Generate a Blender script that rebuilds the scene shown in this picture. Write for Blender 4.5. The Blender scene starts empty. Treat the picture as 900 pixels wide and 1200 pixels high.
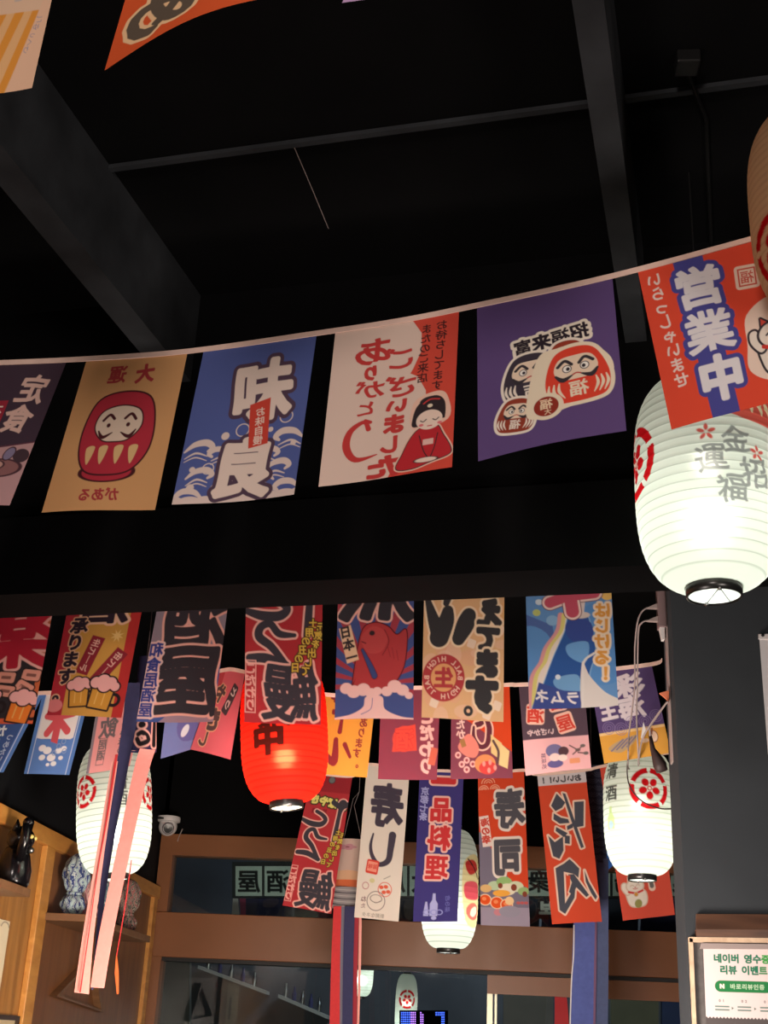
import bpy, bmesh, math, random
import numpy as np
from mathutils import Vector, Matrix
random.seed(7)
sc = bpy.context.scene
COL = sc.collection
# ------------------------------------------------------------------ camera
F = 1490.0                                     # focal length in pixels of the 900x1200 frame
U = np.array([168.0, -3542.0, 1490.0]); U /= np.linalg.norm(U)
def axes(px, py):
    Y = np.array([px-450.0, py-600.0, F]); Y -= U*(Y@U); Y /= np.linalg.norm(Y)
    return np.cross(Y, U), Y
RX, RY = axes(555, 1230)                       # the room: side wall and shop front
BX, BY = axes(865, 1245)                       # the ceiling beams run at a slight angle to it
EYE = 1.55
cd = bpy.data.cameras.new('camera'); cam = bpy.data.objects.new('camera', cd); COL.objects.link(cam)
cd.sensor_fit = 'VERTICAL'; cd.sensor_height = 36.0; cd.lens = F/1200*36.0; cd.clip_start = 0.05
cam.matrix_world = Matrix(((RX[0], -RX[1], -RX[2], 0), (RY[0], -RY[1], -RY[2], 0),
                           (U[0], -U[1], -U[2], EYE), (0, 0, 0, 1)))
sc.camera = cam
sc.view_settings.view_transform = 'Standard'; sc.view_settings.look = 'None'
sc.view_settings.gamma = 1.0; sc.view_settings.use_curve_mapping = False
sc.view_settings.exposure = 0.0
# ------------------------------------------------------------------ world and room lights
w = bpy.data.worlds.new('night'); sc.world = w; w.use_nodes = True
w.node_tree.nodes['Background'].inputs[0].default_value = (0.35, 0.42, 0.6, 1)
w.node_tree.nodes['Background'].inputs[1].default_value = 0.012
def area(name, loc, target, size, power, col):
    l = bpy.data.lights.new(name, 'AREA'); l.shape = 'DISK'; l.size = size; l.energy = power; l.color = col
    o = bpy.data.objects.new(name, l); COL.objects.link(o); o.location = loc
    o.rotation_euler = (Vector(target)-Vector(loc)).to_track_quat('-Z', 'Y').to_euler()
    return o
area('dining_lamp', (-0.6, -1.6, 2.85), (0.0, 3.2, 2.9), 0.6, 70, (1.0, 0.86, 0.78))
area('right_fill', (1.6, 0.6, 1.6), (0.4, 4.6, 2.4), 0.7, 32, (1.0, 0.88, 0.80))  # added fill light out of view at the right, brightens banners and column
area('far_fill', (-0.2, 4.0, 1.2), (0.0, 6.8, 2.5), 0.7, 74, (1.0, 0.85, 0.75))  # unseen upward light, added to brighten the far banner rows
area('mid_fill', (-0.5, 2.3, 1.2), (-0.5, 4.3, 2.8), 0.6, 17, (1.0, 0.86, 0.78))  # helper light added below the view to lift the second string
area('wall_fill', (-0.7, 4.2, 1.2), (-2.0, 6.6, 2.0), 0.5, 31, (1.0, 0.86, 0.68))  # extra light out of view, added to brighten the left wall
# ------------------------------------------------------------------ pixel <-> place
def at(px, py, Y):                             # point of the upright plane Y = const of the room
    d = np.array([px-450.0, py-600.0, F]); t = Y/(d@RY)
    return np.array([t*(d@RX), Y, EYE+t*(d@U)])
CB, SB = float(BX@RX), float(BY@RX)            # beam frame -> room frame
def bw(x, y, z): return np.array([x*CB+y*SB, -x*SB+y*CB, z])
def atb(px, py, y):                            # point of an upright plane square to the beams
    d = np.array([px-450.0, py-600.0, F]); t = y/(d@BY)
    return bw(t*(d@BX), y, EYE+t*(d@U))
def atx(px, py, X):                            # point of the plane X = const (the side wall)
    d = np.array([px-450.0, py-600.0, F]); t = X/(d@RX)
    return np.array([X, t*(d@RY), EYE+t*(d@U)])
def ppm(Y, px, py):                            # metres per pixel there
    d = np.array([px-450.0, py-600.0, F]); return Y/(d@RY)
# ------------------------------------------------------------------ object helpers
def tag(o, label, cat, group=None, kind=None):
    o['label'] = label; o['category'] = cat
    if group: o['group'] = group
    if kind: o['kind'] = kind
    return o
def struct(o): o['kind'] = 'structure'; return o
def thing(name, label, cat, loc=(0, 0, 0), group=None):
    o = bpy.data.objects.new(name, None); COL.objects.link(o); o.location = loc; o.empty_display_size = 0.05
    return tag(o, label, cat, group)
def link(name, me, mat=None, parent=None):
    o = bpy.data.objects.new(name, me); COL.objects.link(o)
    if mat is not None: me.materials.append(mat)
    if parent is not None:
        o.parent = parent                       # meshes carry room coordinates; only an Empty holds an offset
        if parent.type == 'EMPTY': o.matrix_parent_inverse = Matrix.Translation(parent.location).inverted()
    return o
def lin(c):
    c = np.asarray(c, float)/255.0
    return np.where(c <= 0.04045, c/12.92, ((c+0.055)/1.055)**2.4)
def nodes(name):
    m = bpy.data.materials.new(name); m.use_nodes = True
    nt = m.node_tree; return m, nt, nt.nodes['Principled BSDF']
def mat(name, c, rough=0.6, metal=0.0, noise=0.0, scale=30, bump=0.0, emit=None, es=0.0, spec=None):
    m, nt, b = nodes(name)
    col = tuple(lin(c))+(1,)
    b.inputs['Base Color'].default_value = col; b.inputs['Roughness'].default_value = rough
    b.inputs['Metallic'].default_value = metal
    if spec is not None: b.inputs['Specular IOR Level'].default_value = spec
    if noise or bump:
        tc = nt.nodes.new('ShaderNodeTexCoord'); n = nt.nodes.new('ShaderNodeTexNoise')
        n.inputs['Scale'].default_value = scale; n.inputs['Detail'].default_value = 6
        nt.links.new(tc.outputs['Object'], n.inputs['Vector'])
        if noise:
            r = nt.nodes.new('ShaderNodeValToRGB')
            r.color_ramp.elements[0].position = 0.3; r.color_ramp.elements[1].position = 0.7
            r.color_ramp.elements[0].color = tuple(x*(1-noise) for x in col[:3])+(1,)
            r.color_ramp.elements[1].color = tuple(min(1, x*(1+noise)) for x in col[:3])+(1,)
            nt.links.new(n.outputs['Fac'], r.inputs[0]); nt.links.new(r.outputs[0], b.inputs['Base Color'])
        if bump:
            bp = nt.nodes.new('ShaderNodeBump'); bp.inputs['Strength'].default_value = bump; bp.inputs['Distance'].default_value = 0.01
            nt.links.new(n.outputs['Fac'], bp.inputs['Height']); nt.links.new(bp.outputs[0], b.inputs['Normal'])
    if emit is not None:
        b.inputs['Emission Color'].default_value = tuple(lin(emit))+(1,); b.inputs['Emission Strength'].default_value = es
    return m
def wood(name, c1, c2, scale, axis=(1, 1, 1), rough=0.45):
    m, nt, b = nodes(name)
    tc = nt.nodes.new('ShaderNodeTexCoord'); mp = nt.nodes.new('ShaderNodeMapping'); mp.inputs['Scale'].default_value = axis
    n = nt.nodes.new('ShaderNodeTexNoise'); n.inputs['Scale'].default_value = scale; n.inputs['Detail'].default_value = 8; n.inputs['Distortion'].default_value = 0.6
    r = nt.nodes.new('ShaderNodeValToRGB'); r.color_ramp.elements[0].position = 0.35; r.color_ramp.elements[1].position = 0.68
    r.color_ramp.elements[0].color = tuple(lin(c1))+(1,); r.color_ramp.elements[1].color = tuple(lin(c2))+(1,)
    nt.links.new(tc.outputs['Object'], mp.inputs[0]); nt.links.new(mp.outputs[0], n.inputs['Vector'])
    nt.links.new(n.outputs['Fac'], r.inputs[0]); nt.links.new(r.outputs[0], b.inputs['Base Color'])
    b.inputs['Roughness'].default_value = rough
    return m
def print_mat(name, kind='cloth', trans=0.25, rough=0.85):
    """a printed sheet: the print is the mesh's own colour attribute; cloth and paper let some light through"""
    m, nt, b = nodes(name)
    a = nt.nodes.new('ShaderNodeVertexColor'); a.layer_name = 'print'
    out = nt.nodes['Material Output']; b.inputs['Roughness'].default_value = rough
    b.inputs['Specular IOR Level'].default_value = 0.2
    tc = nt.nodes.new('ShaderNodeTexCoord'); n = nt.nodes.new('ShaderNodeTexNoise'); n.inputs['Scale'].default_value = 600 if kind == 'cloth' else 90
    bp = nt.nodes.new('ShaderNodeBump'); bp.inputs['Strength'].default_value = 0.12; bp.inputs['Distance'].default_value = 0.001
    nt.links.new(tc.outputs['Object'], n.inputs['Vector']); nt.links.new(n.outputs['Fac'], bp.inputs['Height'])
    nt.links.new(bp.outputs[0], b.inputs['Normal'])
    nt.links.new(a.outputs['Color'], b.inputs['Base Color'])
    if trans > 0:
        t = nt.nodes.new('ShaderNodeBsdfTranslucent'); mx = nt.nodes.new('ShaderNodeMixShader'); mx.inputs[0].default_value = trans
        nt.links.new(a.outputs['Color'], t.inputs['Color'])
        nt.links.new(b.outputs[0], mx.inputs[1]); nt.links.new(t.outputs[0], mx.inputs[2]); nt.links.new(mx.outputs[0], out.inputs['Surface'])
    return m
class MB:
    """collects shapes into one bmesh"""
    def __init__(s): s.b = bmesh.new()
    def hexa(s, p):                            # 8 corners: bottom 4 then top 4
        v = [s.b.verts.new(tuple(q)) for q in p]
        for f in ((3, 2, 1, 0), (4, 5, 6, 7), (0, 1, 5, 4), (1, 2, 6, 5), (2, 3, 7, 6), (3, 0, 4, 7)): s.b.faces.new([v[i] for i in f])
        return s
    def box(s, x0, y0, z0, x1, y1, z1):
        return s.hexa([(x0, y0, z0), (x1, y0, z0), (x1, y1, z0), (x0, y1, z0), (x0, y0, z1), (x1, y0, z1), (x1, y1, z1), (x0, y1, z1)])
    def bbox(s, x0, y0, z0, x1, y1, z1):       # box square to the beams
        return s.hexa([bw(*q) for q in [(x0, y0, z0), (x1, y0, z0), (x1, y1, z0), (x0, y1, z0), (x0, y0, z1), (x1, y0, z1), (x1, y1, z1), (x0, y1, z1)]])
    def slab(s, quad, n):                      # a quad thickened along n
        n = np.asarray(n, float); q = [np.asarray(p, float) for p in quad]
        return s.hexa(q+[p+n for p in q])
    def tube(s, pts, r, k=8, cap=True):
        pts = [Vector(p) for p in pts]; rr = r if hasattr(r, '__len__') else [r]*len(pts); rings = []
        up = Vector((0.31, 0.17, 0.93))
        for i, p in enumerate(pts):
            d = (pts[min(i+1, len(pts)-1)]-pts[max(i-1, 0)]).normalized()
            a = d.cross(up);
            if a.length < 1e-3: a = d.cross(Vector((1, 0, 0)))
            a.normalize(); c = d.cross(a)
            rings.append([s.b.verts.new(p+(a*math.cos(2*math.pi*j/k)+c*math.sin(2*math.pi*j/k))*rr[i]) for j in range(k)])
        for A, B in zip(rings, rings[1:]):
            for j in range(k): s.b.faces.new((A[j], A[(j+1) % k], B[(j+1) % k], B[j]))
        if cap:
            s.b.faces.new(rings[0][::-1]); s.b.faces.new(rings[-1])
        return s
    def lathe(s, prof, c, k=32, axis=None):    # prof: (r, h) pairs around +z through c
        rings = []
        for r, h in prof:
            if r < 1e-6: rings.append([s.b.verts.new((c[0], c[1], c[2]+h))])
            else: rings.append([s.b.verts.new((c[0]+r*math.cos(2*math.pi*j/k), c[1]+r*math.sin(2*math.pi*j/k), c[2]+h)) for j in range(k)])
        for A, B in zip(rings, rings[1:]):
            for j in range(k):
                q = [A[j % len(A)], A[(j+1) % len(A)], B[(j+1) % len(B)], B[j % len(B)]]
                q = [x for i, x in enumerate(q) if x not in q[:i]]
                if len(q) > 2: s.b.faces.new(q)
        return s
    def ball(s, c, r, k=12, sc3=(1, 1, 1), rot=None):
        M = Matrix.Translation(Vector(c)) @ (rot.to_4x4() if rot else Matrix.Identity(4)) @ Matrix.Diagonal((sc3[0]*r, sc3[1]*r, sc3[2]*r, 1))
        bmesh.ops.create_uvsphere(s.b, u_segments=k, v_segments=max(6, k*2//3), radius=1.0, matrix=M); return s
    def build(s, name, m, parent=None, smooth=False, bevel=0.0, off=None):
        bmesh.ops.recalc_face_normals(s.b, faces=s.b.faces)
        if bevel: bmesh.ops.bevel(s.b, geom=list(s.b.edges), offset=bevel, segments=2, affect='EDGES', profile=0.5)
        me = bpy.data.meshes.new(name); s.b.to_mesh(me); s.b.free()
        if smooth: me.polygons.foreach_set('use_smooth', [True]*len(me.polygons))
        return link(name, me, m, parent)
def catmull(p, n=8, closed=False):
    p = np.asarray(p, float); N = len(p); out = []
    for i in range(N if closed else N-1):
        a, b, c, d = (p[(i-1) % N], p[i], p[(i+1) % N], p[(i+2) % N]) if closed else (p[max(i-1, 0)], p[i], p[i+1], p[min(i+2, N-1)])
        for t in np.linspace(0, 1, n, endpoint=False):
            out.append(0.5*((2*b)+(c-a)*t+(2*a-5*b+4*c-d)*t*t+(3*b-a-3*c+d)*t**3))
    if not closed: out.append(p[-1])
    return np.array(out)
# ------------------------------------------------------------------ the print shop: a small painter for printed cloth
GN = 104; GLO, GHI = -0.3, 1.3
_glyphs = {}
def seg_dist(P, A, B):
    d = B-A; L = (d*d).sum(1)+1e-12
    best = np.full(len(P), 1e9)
    for i in range(len(A)):
        q = P-A[i]; t = np.clip((q@d[i])/L[i], 0, 1)
        best = np.minimum(best, ((q-t[:, None]*d[i])**2).sum(1))
    return np.sqrt(best)
def inside(P, A, B):
    c = np.zeros(len(P), bool)
    for i in range(len(A)):
        (x0, y0), (x1, y1) = A[i], B[i]
        if y0 == y1: continue
        h = ((y0 > P[:, 1]) != (y1 > P[:, 1])) & (P[:, 0] < (x1-x0)*(P[:, 1]-y0)/(y1-y0)+x0)
        c ^= h
    return c
def glyph_field(ch):
    if ch in _glyphs: return _glyphs[ch]
    cu = bpy.data.curves.new('glyph', 'FONT'); cu.body = ch; cu.fill_mode = 'NONE'; cu.resolution_u = 3
    o = bpy.data.objects.new('glyph', cu); COL.objects.link(o)
    dg = bpy.context.evaluated_depsgraph_get(); ev = o.evaluated_get(dg); me = ev.to_mesh()
    f = None
    if me is not None and len(me.vertices):
        V = np.array([v.co[:2] for v in me.vertices]); E = np.array([e.vertices[:] for e in me.edges])
        lo, hi = V.min(0), V.max(0)
        V = V-np.array([0.5, 0.38]) if ord(ch) > 0x2000 else V-(lo+hi)/2
        V = V+0.5
        g = np.linspace(GLO, GHI, GN); X, Y = np.meshgrid(g, g); P = np.stack([X.ravel(), Y.ravel()], 1)
        A, B = V[E[:, 0]], V[E[:, 1]]
        d = seg_dist(P, A, B); ins = inside(P, A, B)
        f = np.where(ins, -d, d).reshape(GN, GN)
        ev.to_mesh_clear()
    bpy.data.objects.remove(o); bpy.data.curves.remove(cu)
    _glyphs[ch] = f; return f
_caps = {}
def bold_cap(ch, b, most=0.64):
    """the boldest stroke that still leaves the sign readable"""
    if (ch, most) not in _caps:
        f = glyph_field(ch); k = int(round((0.0-GLO)/(GHI-GLO)*(GN-1))); q = f[k:GN-k, k:GN-k]
        _caps[ch, most] = float(np.quantile(q, most))
    return min(b, max(_caps[ch, most], 0.012))
class Cv:
    def __init__(s, W, H, nx, bg, mir=True):
        s.W, s.H, s.nx = W, H, nx; s.ny = max(4, int(round(nx*H/W))); s.px = W/(nx-1); s.mir = mir
        s.gx = np.linspace(0, W, nx); s.gy = np.linspace(0, H, s.ny)
        s.img = np.empty((s.ny, nx, 3)); s.img[:] = lin(bg)
    def win(s, x0, y0, x1, y1):
        i0, i1 = np.searchsorted(s.gx, [x0, x1]); j0, j1 = np.searchsorted(s.gy, [y0, y1])
        i0 = max(i0-1, 0); j0 = max(j0-1, 0); i1 = min(i1+1, s.nx); j1 = min(j1+1, s.ny)
        if i1 <= i0 or j1 <= j0: return None
        X, Y = np.meshgrid(s.gx[i0:i1], s.gy[j0:j1]); return (slice(j0, j1), slice(i0, i1)), X, Y
    def put(s, sl, d, c, a=1.0):
        k = (np.clip(0.5-d/s.px, 0, 1)*a)[..., None]
        s.img[sl] = s.img[sl]*(1-k)+lin(c)*k
    def rect(s, x0, y0, x1, y1, c, rot=0, r=0, ol=None, ow=0, a=1):
        cx, cy, hw, hh = (x0+x1)/2, (y0+y1)/2, abs(x1-x0)/2, abs(y1-y0)/2; R = hw+hh+ow+2
        q = s.win(cx-R, cy-R, cx+R, cy+R)
        if q is None: return s
        sl, X, Y = q; t = math.radians(rot); u = (X-cx)*math.cos(t)+(Y-cy)*math.sin(t); v = -(X-cx)*math.sin(t)+(Y-cy)*math.cos(t)
        ax, ay = np.abs(u)-hw+r, np.abs(v)-hh+r
        d = np.hypot(np.maximum(ax, 0), np.maximum(ay, 0))+np.minimum(np.maximum(ax, ay), 0)-r
        if ol: s.put(sl, d-ow, ol)
        if c is not None: s.put(sl, d, c, a)
        return s
    def frame(s, x0, y0, x1, y1, w, c, rot=0):
        cx, cy, hw, hh = (x0+x1)/2, (y0+y1)/2, abs(x1-x0)/2, abs(y1-y0)/2; R = hw+hh+w
        q = s.win(cx-R, cy-R, cx+R, cy+R)
        if q is None: return s
        sl, X, Y = q; t = math.radians(rot); u = (X-cx)*math.cos(t)+(Y-cy)*math.sin(t); v = -(X-cx)*math.sin(t)+(Y-cy)*math.cos(t)
        s.put(sl, np.abs(np.maximum(np.abs(u)-hw, np.abs(v)-hh))-w/2, c); return s
    def ell(s, cx, cy, rx, ry, c, rot=0, ol=None, ow=0, a=1):
        R = max(rx, ry)+ow+2; q = s.win(cx-R, cy-R, cx+R, cy+R)
        if q is None: return s
        sl, X, Y = q; t = math.radians(rot); u = (X-cx)*math.cos(t)+(Y-cy)*math.sin(t); v = -(X-cx)*math.sin(t)+(Y-cy)*math.cos(t)
        d = (np.hypot(u/rx, v/ry)-1)*min(rx, ry)
        if ol: s.put(sl, d-ow, ol)
        if c is not None: s.put(sl, d, c, a)
        return s
    def ring(s, cx, cy, r, w, c, a0=None, a1=None, ry=None):
        ry = ry or r
        R = max(r, ry)+w+2; q = s.win(cx-R, cy-R, cx+R, cy+R)
        if q is None: return s
        sl, X, Y = q; d = np.abs((np.hypot((X-cx)/r, (Y-cy)/ry)-1)*min(r, ry))-w/2
        if a0 is not None:
            an = np.degrees(np.arctan2(Y-cy, X-cx)); d = np.where(((an-a0) % 360) <= (a1-a0), d, 9)
        s.put(sl, d, c); return s
    def poly(s, pts, c, ol=None, ow=0, smooth=False, a=1):
        p = catmull(pts, 6, True) if smooth else np.asarray(pts, float)
        lo, hi = p.min(0)-ow-2, p.max(0)+ow+2; q = s.win(lo[0], lo[1], hi[0], hi[1])
        if q is None: return s
        sl, X, Y = q; P = np.stack([X.ravel(), Y.ravel()], 1); B = np.roll(p, -1, 0)
        d = seg_dist(P, p, B); d = np.where(inside(P, p, B), -d, d).reshape(X.shape)
        if ol: s.put(sl, d-ow, ol)
        if c is not None: s.put(sl, d, c, a)
        return s
    def stroke(s, pts, w, c, ol=None, ow=0, smooth=True):
        p = np.asarray(pts, float); ww = np.asarray(w if hasattr(w, '__len__') else [w]*len(p), float)
        if smooth and len(p) > 2:
            q3 = catmull(np.column_stack([p, ww]), 6); p, ww = q3[:, :2], q3[:, 2]
        m = ww.max()+ow+2; lo, hi = p.min(0)-m, p.max(0)+m; q = s.win(lo[0], lo[1], hi[0], hi[1])
        if q is None: return s
        sl, X, Y = q; d = np.full(X.shape, 1e9)
        for i in range(len(p)-1):
            e = p[i+1]-p[i]; L = e@e+1e-12; t = np.clip(((X-p[i, 0])*e[0]+(Y-p[i, 1])*e[1])/L, 0, 1)
            d = np.minimum(d, np.hypot(X-p[i, 0]-t*e[0], Y-p[i, 1]-t*e[1])-(ww[i]+(ww[i+1]-ww[i])*t)/2)
        if ol: s.put(sl, d-ow, ol)
        s.put(sl, d, c); return s
    def glyph(s, ch, cx, cy, sx, c, sy=None, b=0.015, ol=(), rot=0, mir=None, wob=0.0, shear=0.0, most=0.64):
        f = glyph_field(ch); sy = sy or sx; mir = s.mir if mir is None else mir
        if f is None: return s
        R = max(sx, sy)*0.85+3; q = s.win(cx-R, cy-R, cx+R, cy+R)
        if q is None: return s
        sl, X, Y = q; t = math.radians(rot); u = (X-cx)*math.cos(t)+(Y-cy)*math.sin(t); v = -(X-cx)*math.sin(t)+(Y-cy)*math.cos(t)
        u = u+shear*v
        if wob: u, v = u+wob*np.sin(v*9/sy+cx), v+wob*np.sin(u*8/sx+cy)
        u = u/sx; v = v/sy
        if mir: u = -u
        gx = np.clip((u+0.5-GLO)/(GHI-GLO)*(GN-1), 0, GN-1.001); gy = np.clip((0.5-v-GLO)/(GHI-GLO)*(GN-1), 0, GN-1.001)
        i, j = gx.astype(int), gy.astype(int); a, e = gx-i, gy-j
        d = f[j, i]*(1-a)*(1-e)+f[j, i+1]*a*(1-e)+f[j+1, i]*(1-a)*e+f[j+1, i+1]*a*e
        d = (d-bold_cap(ch, b, most))*min(sx, sy)
        for ow, oc in ol: s.put(sl, d-ow, oc)
        s.put(sl, d, c); return s
    def vtext(s, txt, x, y, size, c, dx=0.0, step=1.0, **k):
        k2 = dict(k); ol = k2.pop('ol', ())
        if ol:                                  # outlines first so that they never cut a neighbour
            for ow, oc in ol:
                for i, ch in enumerate(txt): s.glyph(ch, x+dx*i, y+i*size*step, size, oc, ol=[(ow, oc)], **k2)
        for i, ch in enumerate(txt): s.glyph(ch, x+dx*i, y+i*size*step, size, c, **k2)
        return s
    def htext(s, txt, x, y, size, c, dy=0.0, step=1.0, **k):
        k2 = dict(k); ol = k2.pop('ol', ()); mir = k2.get('mir', s.mir); n = len(txt)
        for ps in (1, 0):
            if ps and not ol: continue
            for i, ch in enumerate(txt):
                p = (n-1-i) if mir else i
                for ow, oc in (ol if ps else ((0, c),)):
                    s.glyph(ch, x+p*size*step, y+dy*p, size, oc, ol=[(ow, oc)] if ps else (), **k2)
        return s
def sheet_mesh(name, cv, pos):
    """mesh with one vertex per print dot; pos maps the (ny, nx) grid parameters to points"""
    ny, nx = cv.ny, cv.nx
    u, v = np.meshgrid(np.linspace(0, 1, nx), np.linspace(0, 1, ny)); P = pos(u, v).reshape(-1, 3)
    i = np.arange(ny*nx).reshape(ny, nx)
    q = np.stack([i[:-1, :-1], i[1:, :-1], i[1:, 1:], i[:-1, 1:]], -1).reshape(-1, 4)
    me = bpy.data.meshes.new(name); me.vertices.add(ny*nx); me.vertices.foreach_set('co', P.ravel().astype(np.float32))
    me.loops.add(q.size); me.loops.foreach_set('vertex_index', q.ravel().astype(np.int32))
    me.polygons.add(len(q)); me.polygons.foreach_set('loop_start', np.arange(0, q.size, 4, dtype=np.int32))
    me.polygons.foreach_set('use_smooth', np.ones(len(q), bool))
    at_ = me.color_attributes.new('print', 'FLOAT_COLOR', 'POINT')
    c = np.concatenate([np.clip(cv.img, 0, 1).reshape(-1, 3), np.ones((ny*nx, 1))], 1)
    at_.data.foreach_set('color', c.ravel().astype(np.float32))
    me.update(calc_edges=True); me.validate(); return me
CLOTH = print_mat('printed_cloth', 'cloth', 0.22); PAPER = print_mat('printed_paper', 'paper', 0.0, 0.55)
def banner(name, cv, C, label, group, amp=0.008, seed=0, cat='banner', m=None, parent=None, curl=0.0):
    """C: the four corners TL, TR, BR, BL as points; the cloth bellies a little off their plane"""
    TL, TR, BR, BL = [np.asarray(c, float) for c in C]
    n = np.cross(TR-TL, BL-TL); n /= np.linalg.norm(n)
    ph = seed*1.7
    def pos(u, v):
        u3, v3 = u[..., None], v[..., None]
        p = (TL*(1-u3)+TR*u3)*(1-v3)+(BL*(1-u3)+BR*u3)*v3
        off = amp*np.sin(math.pi*u)*np.sin(2.2*v+ph)*v+0.5*amp*np.sin(5*u+ph)*v+curl*(u-0.5)**2*v
        sag = 0.012*np.abs(TR-TL).max()*np.sin(math.pi*u)*(1-v)*0
        return p+off[..., None]*n
    o = link(name, sheet_mesh(name, cv, pos), m or CLOTH, parent)
    if parent is None: tag(o, label, cat, group)
    return o
# ------------------------------------------------------------------ materials
M_black = mat('black_paint', (9, 9, 10), 0.85, noise=0.25, scale=3, bump=0.15, spec=.08)
M_beam = mat('beam_paint', (46, 48, 51), 0.7, noise=0.3, scale=6, bump=0.2, spec=.15)
M_soffit = mat('soffit_paint', (9, 9, 10), 0.8, noise=0.2, scale=4, spec=.06)
M_wallblack = mat('wall_paint', (17, 18, 21), 0.7, noise=0.2, scale=3, bump=0.1, spec=.1)
M_column = mat('column_paint', (53, 57, 61), 0.85, noise=0.06, scale=5, bump=0.1, spec=.2)
M_oak = wood('oak_panel', (150, 100, 48), (178, 124, 64), 3.0, (6, 6, 0.7))
M_walnut = wood('walnut_panel', (110, 68, 38), (130, 84, 48), 2.5, (6, 6, 0.7))
M_trimwood = wood('trim_wood', (182, 122, 54), (206, 146, 72), 4.0, (5, 1, 5))
M_door = mat('brown_metal', (132, 82, 48), 0.42, noise=0.06, scale=4)
M_gasket = mat('black_gasket', (16, 13, 12), 0.6)
M_tape = mat('cream_tape', (222, 190, 176), 0.8, noise=0.05, scale=40)
M_plastic = mat('black_plastic', (26, 26, 26), 0.3)
M_steel = mat('steel', (150, 150, 150), 0.3, 1.0)
M_white = mat('white_plastic', (215, 210, 208), 0.35)
M_grey = mat('grey_plastic', (150, 136, 132), 0.5)
M_cordgrey = mat('grey_cord', (134, 122, 120), 0.6)
M_darkcord = mat('dark_cord', (48, 34, 34), 0.6)
def glass_mat():
    m, nt, b = nodes('window_glass'); out = nt.nodes['Material Output']
    t = nt.nodes.new('ShaderNodeBsdfTransparent'); g = nt.nodes.new('ShaderNodeBsdfGlossy'); g.inputs['Roughness'].default_value = 0.02
    t.inputs['Color'].default_value = (0.86, 0.92, 0.92, 1)
    fr = nt.nodes.new('ShaderNodeFresnel'); fr.inputs['IOR'].default_value = 1.5
    mx = nt.nodes.new('ShaderNodeMixShader'); nt.links.new(fr.outputs[0], mx.inputs[0])
    nt.links.new(t.outputs[0], mx.inputs[1]); nt.links.new(g.outputs[0], mx.inputs[2]); nt.links.new(mx.outputs[0], out.inputs['Surface'])
    return m
M_glass = glass_mat()
# ------------------------------------------------------------------ room shell
WX, FY, CZ = -2.12, 8.64, 3.94                 # side wall, shop front, ceiling
struct(MB().box(-4.5, -4, -0.1, 4.6, 9.4, 0).build('floor', mat('dark_floor', (60, 52, 46), 0.5, noise=0.2, scale=5)))
struct(MB().box(-4.5, -4, CZ, 4.6, 9.4, CZ+0.1).build('ceiling', M_black))
struct(MB().box(WX-0.12, -4, 0, WX, FY, CZ).build('wall_left', M_wallblack))
struct(MB().box(4.4, -4, 0, 4.5, FY, CZ).build('wall_right', M_wallblack))
struct(MB().box(WX, -4.1, 0, 4.4, -4.0, CZ).build('wall_back', M_wallblack))
zt = 2.76                                      # head of the shop front
x_r = 2.4
struct(MB().box(WX, FY, zt, x_r+2, FY+0.15, CZ).box(x_r, FY, 0, x_r+2, FY+0.15, zt).build('wall_front', M_black))
# ceiling beams, bulkhead, batten: square to each other, at a slight angle to the shop front
for i, (x0, x1) in enumerate(((-1.755, -1.665), (-0.212, -0.146))):
    struct(MB().bbox(x0, -1.5, 3.6, x1, 3.5, CZ).build('ceiling_beam', M_beam))
bz = EYE+(2.917-EYE)*3.5/3.7
struct(MB().bbox(-3.3, 3.5, bz, 3.4, 3.68, CZ).bbox(-3.3, 3.455, bz, 3.4, 3.5, 3.115).build('ceiling_bulkhead', M_soffit))
struct(MB().bbox(-1.665, 2.77, CZ-0.014, 2.6, 2.79, CZ).build('trim_1', M_beam))
pb = atb(806, 88, 2.70)
jb = thing('junction_box', 'black ceiling junction box with a thin conduit, right of the right beam', 'junction box', tuple(pb))
c0 = np.array([atb(806, 84, 2.66)[0], atb(806, 84, 2.66)[1], CZ-0.022])
MB().box(c0[0]-.03, c0[1]-.03, CZ-0.04, c0[0]+.03, c0[1]+.03, CZ).build('box', M_plastic, jb, bevel=.004)
cp = [c0+np.array([0, .02, 0]), *[np.array([*bw(q, y, 0)[:2], CZ-0.012]) for q, y in ((0.0632, 2.9), (0.064, 3.2), (0.066, 3.49))]]
MB().tube(cp, 0.006).build('conduit', M_plastic, jb)
# a scratch of bare plaster on the black ceiling
sp = [np.array([*atb(px, py, 1)[:2], 0]) for px, py in ((345, 173), (385, 268))]
def ceil_at(px, py, z=CZ):
    d = np.array([px-450.0, py-600.0, F]); t = (z-EYE)/(d@U); return np.array([t*(d@RX), t*(d@RY), z])
MB().tube([ceil_at(345, 173, CZ-.002), ceil_at(366, 222, CZ-.002), ceil_at(385, 268, CZ-.002)], 0.0013, 6).build('trim_2', M_grey)['kind'] = 'structure'
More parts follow.
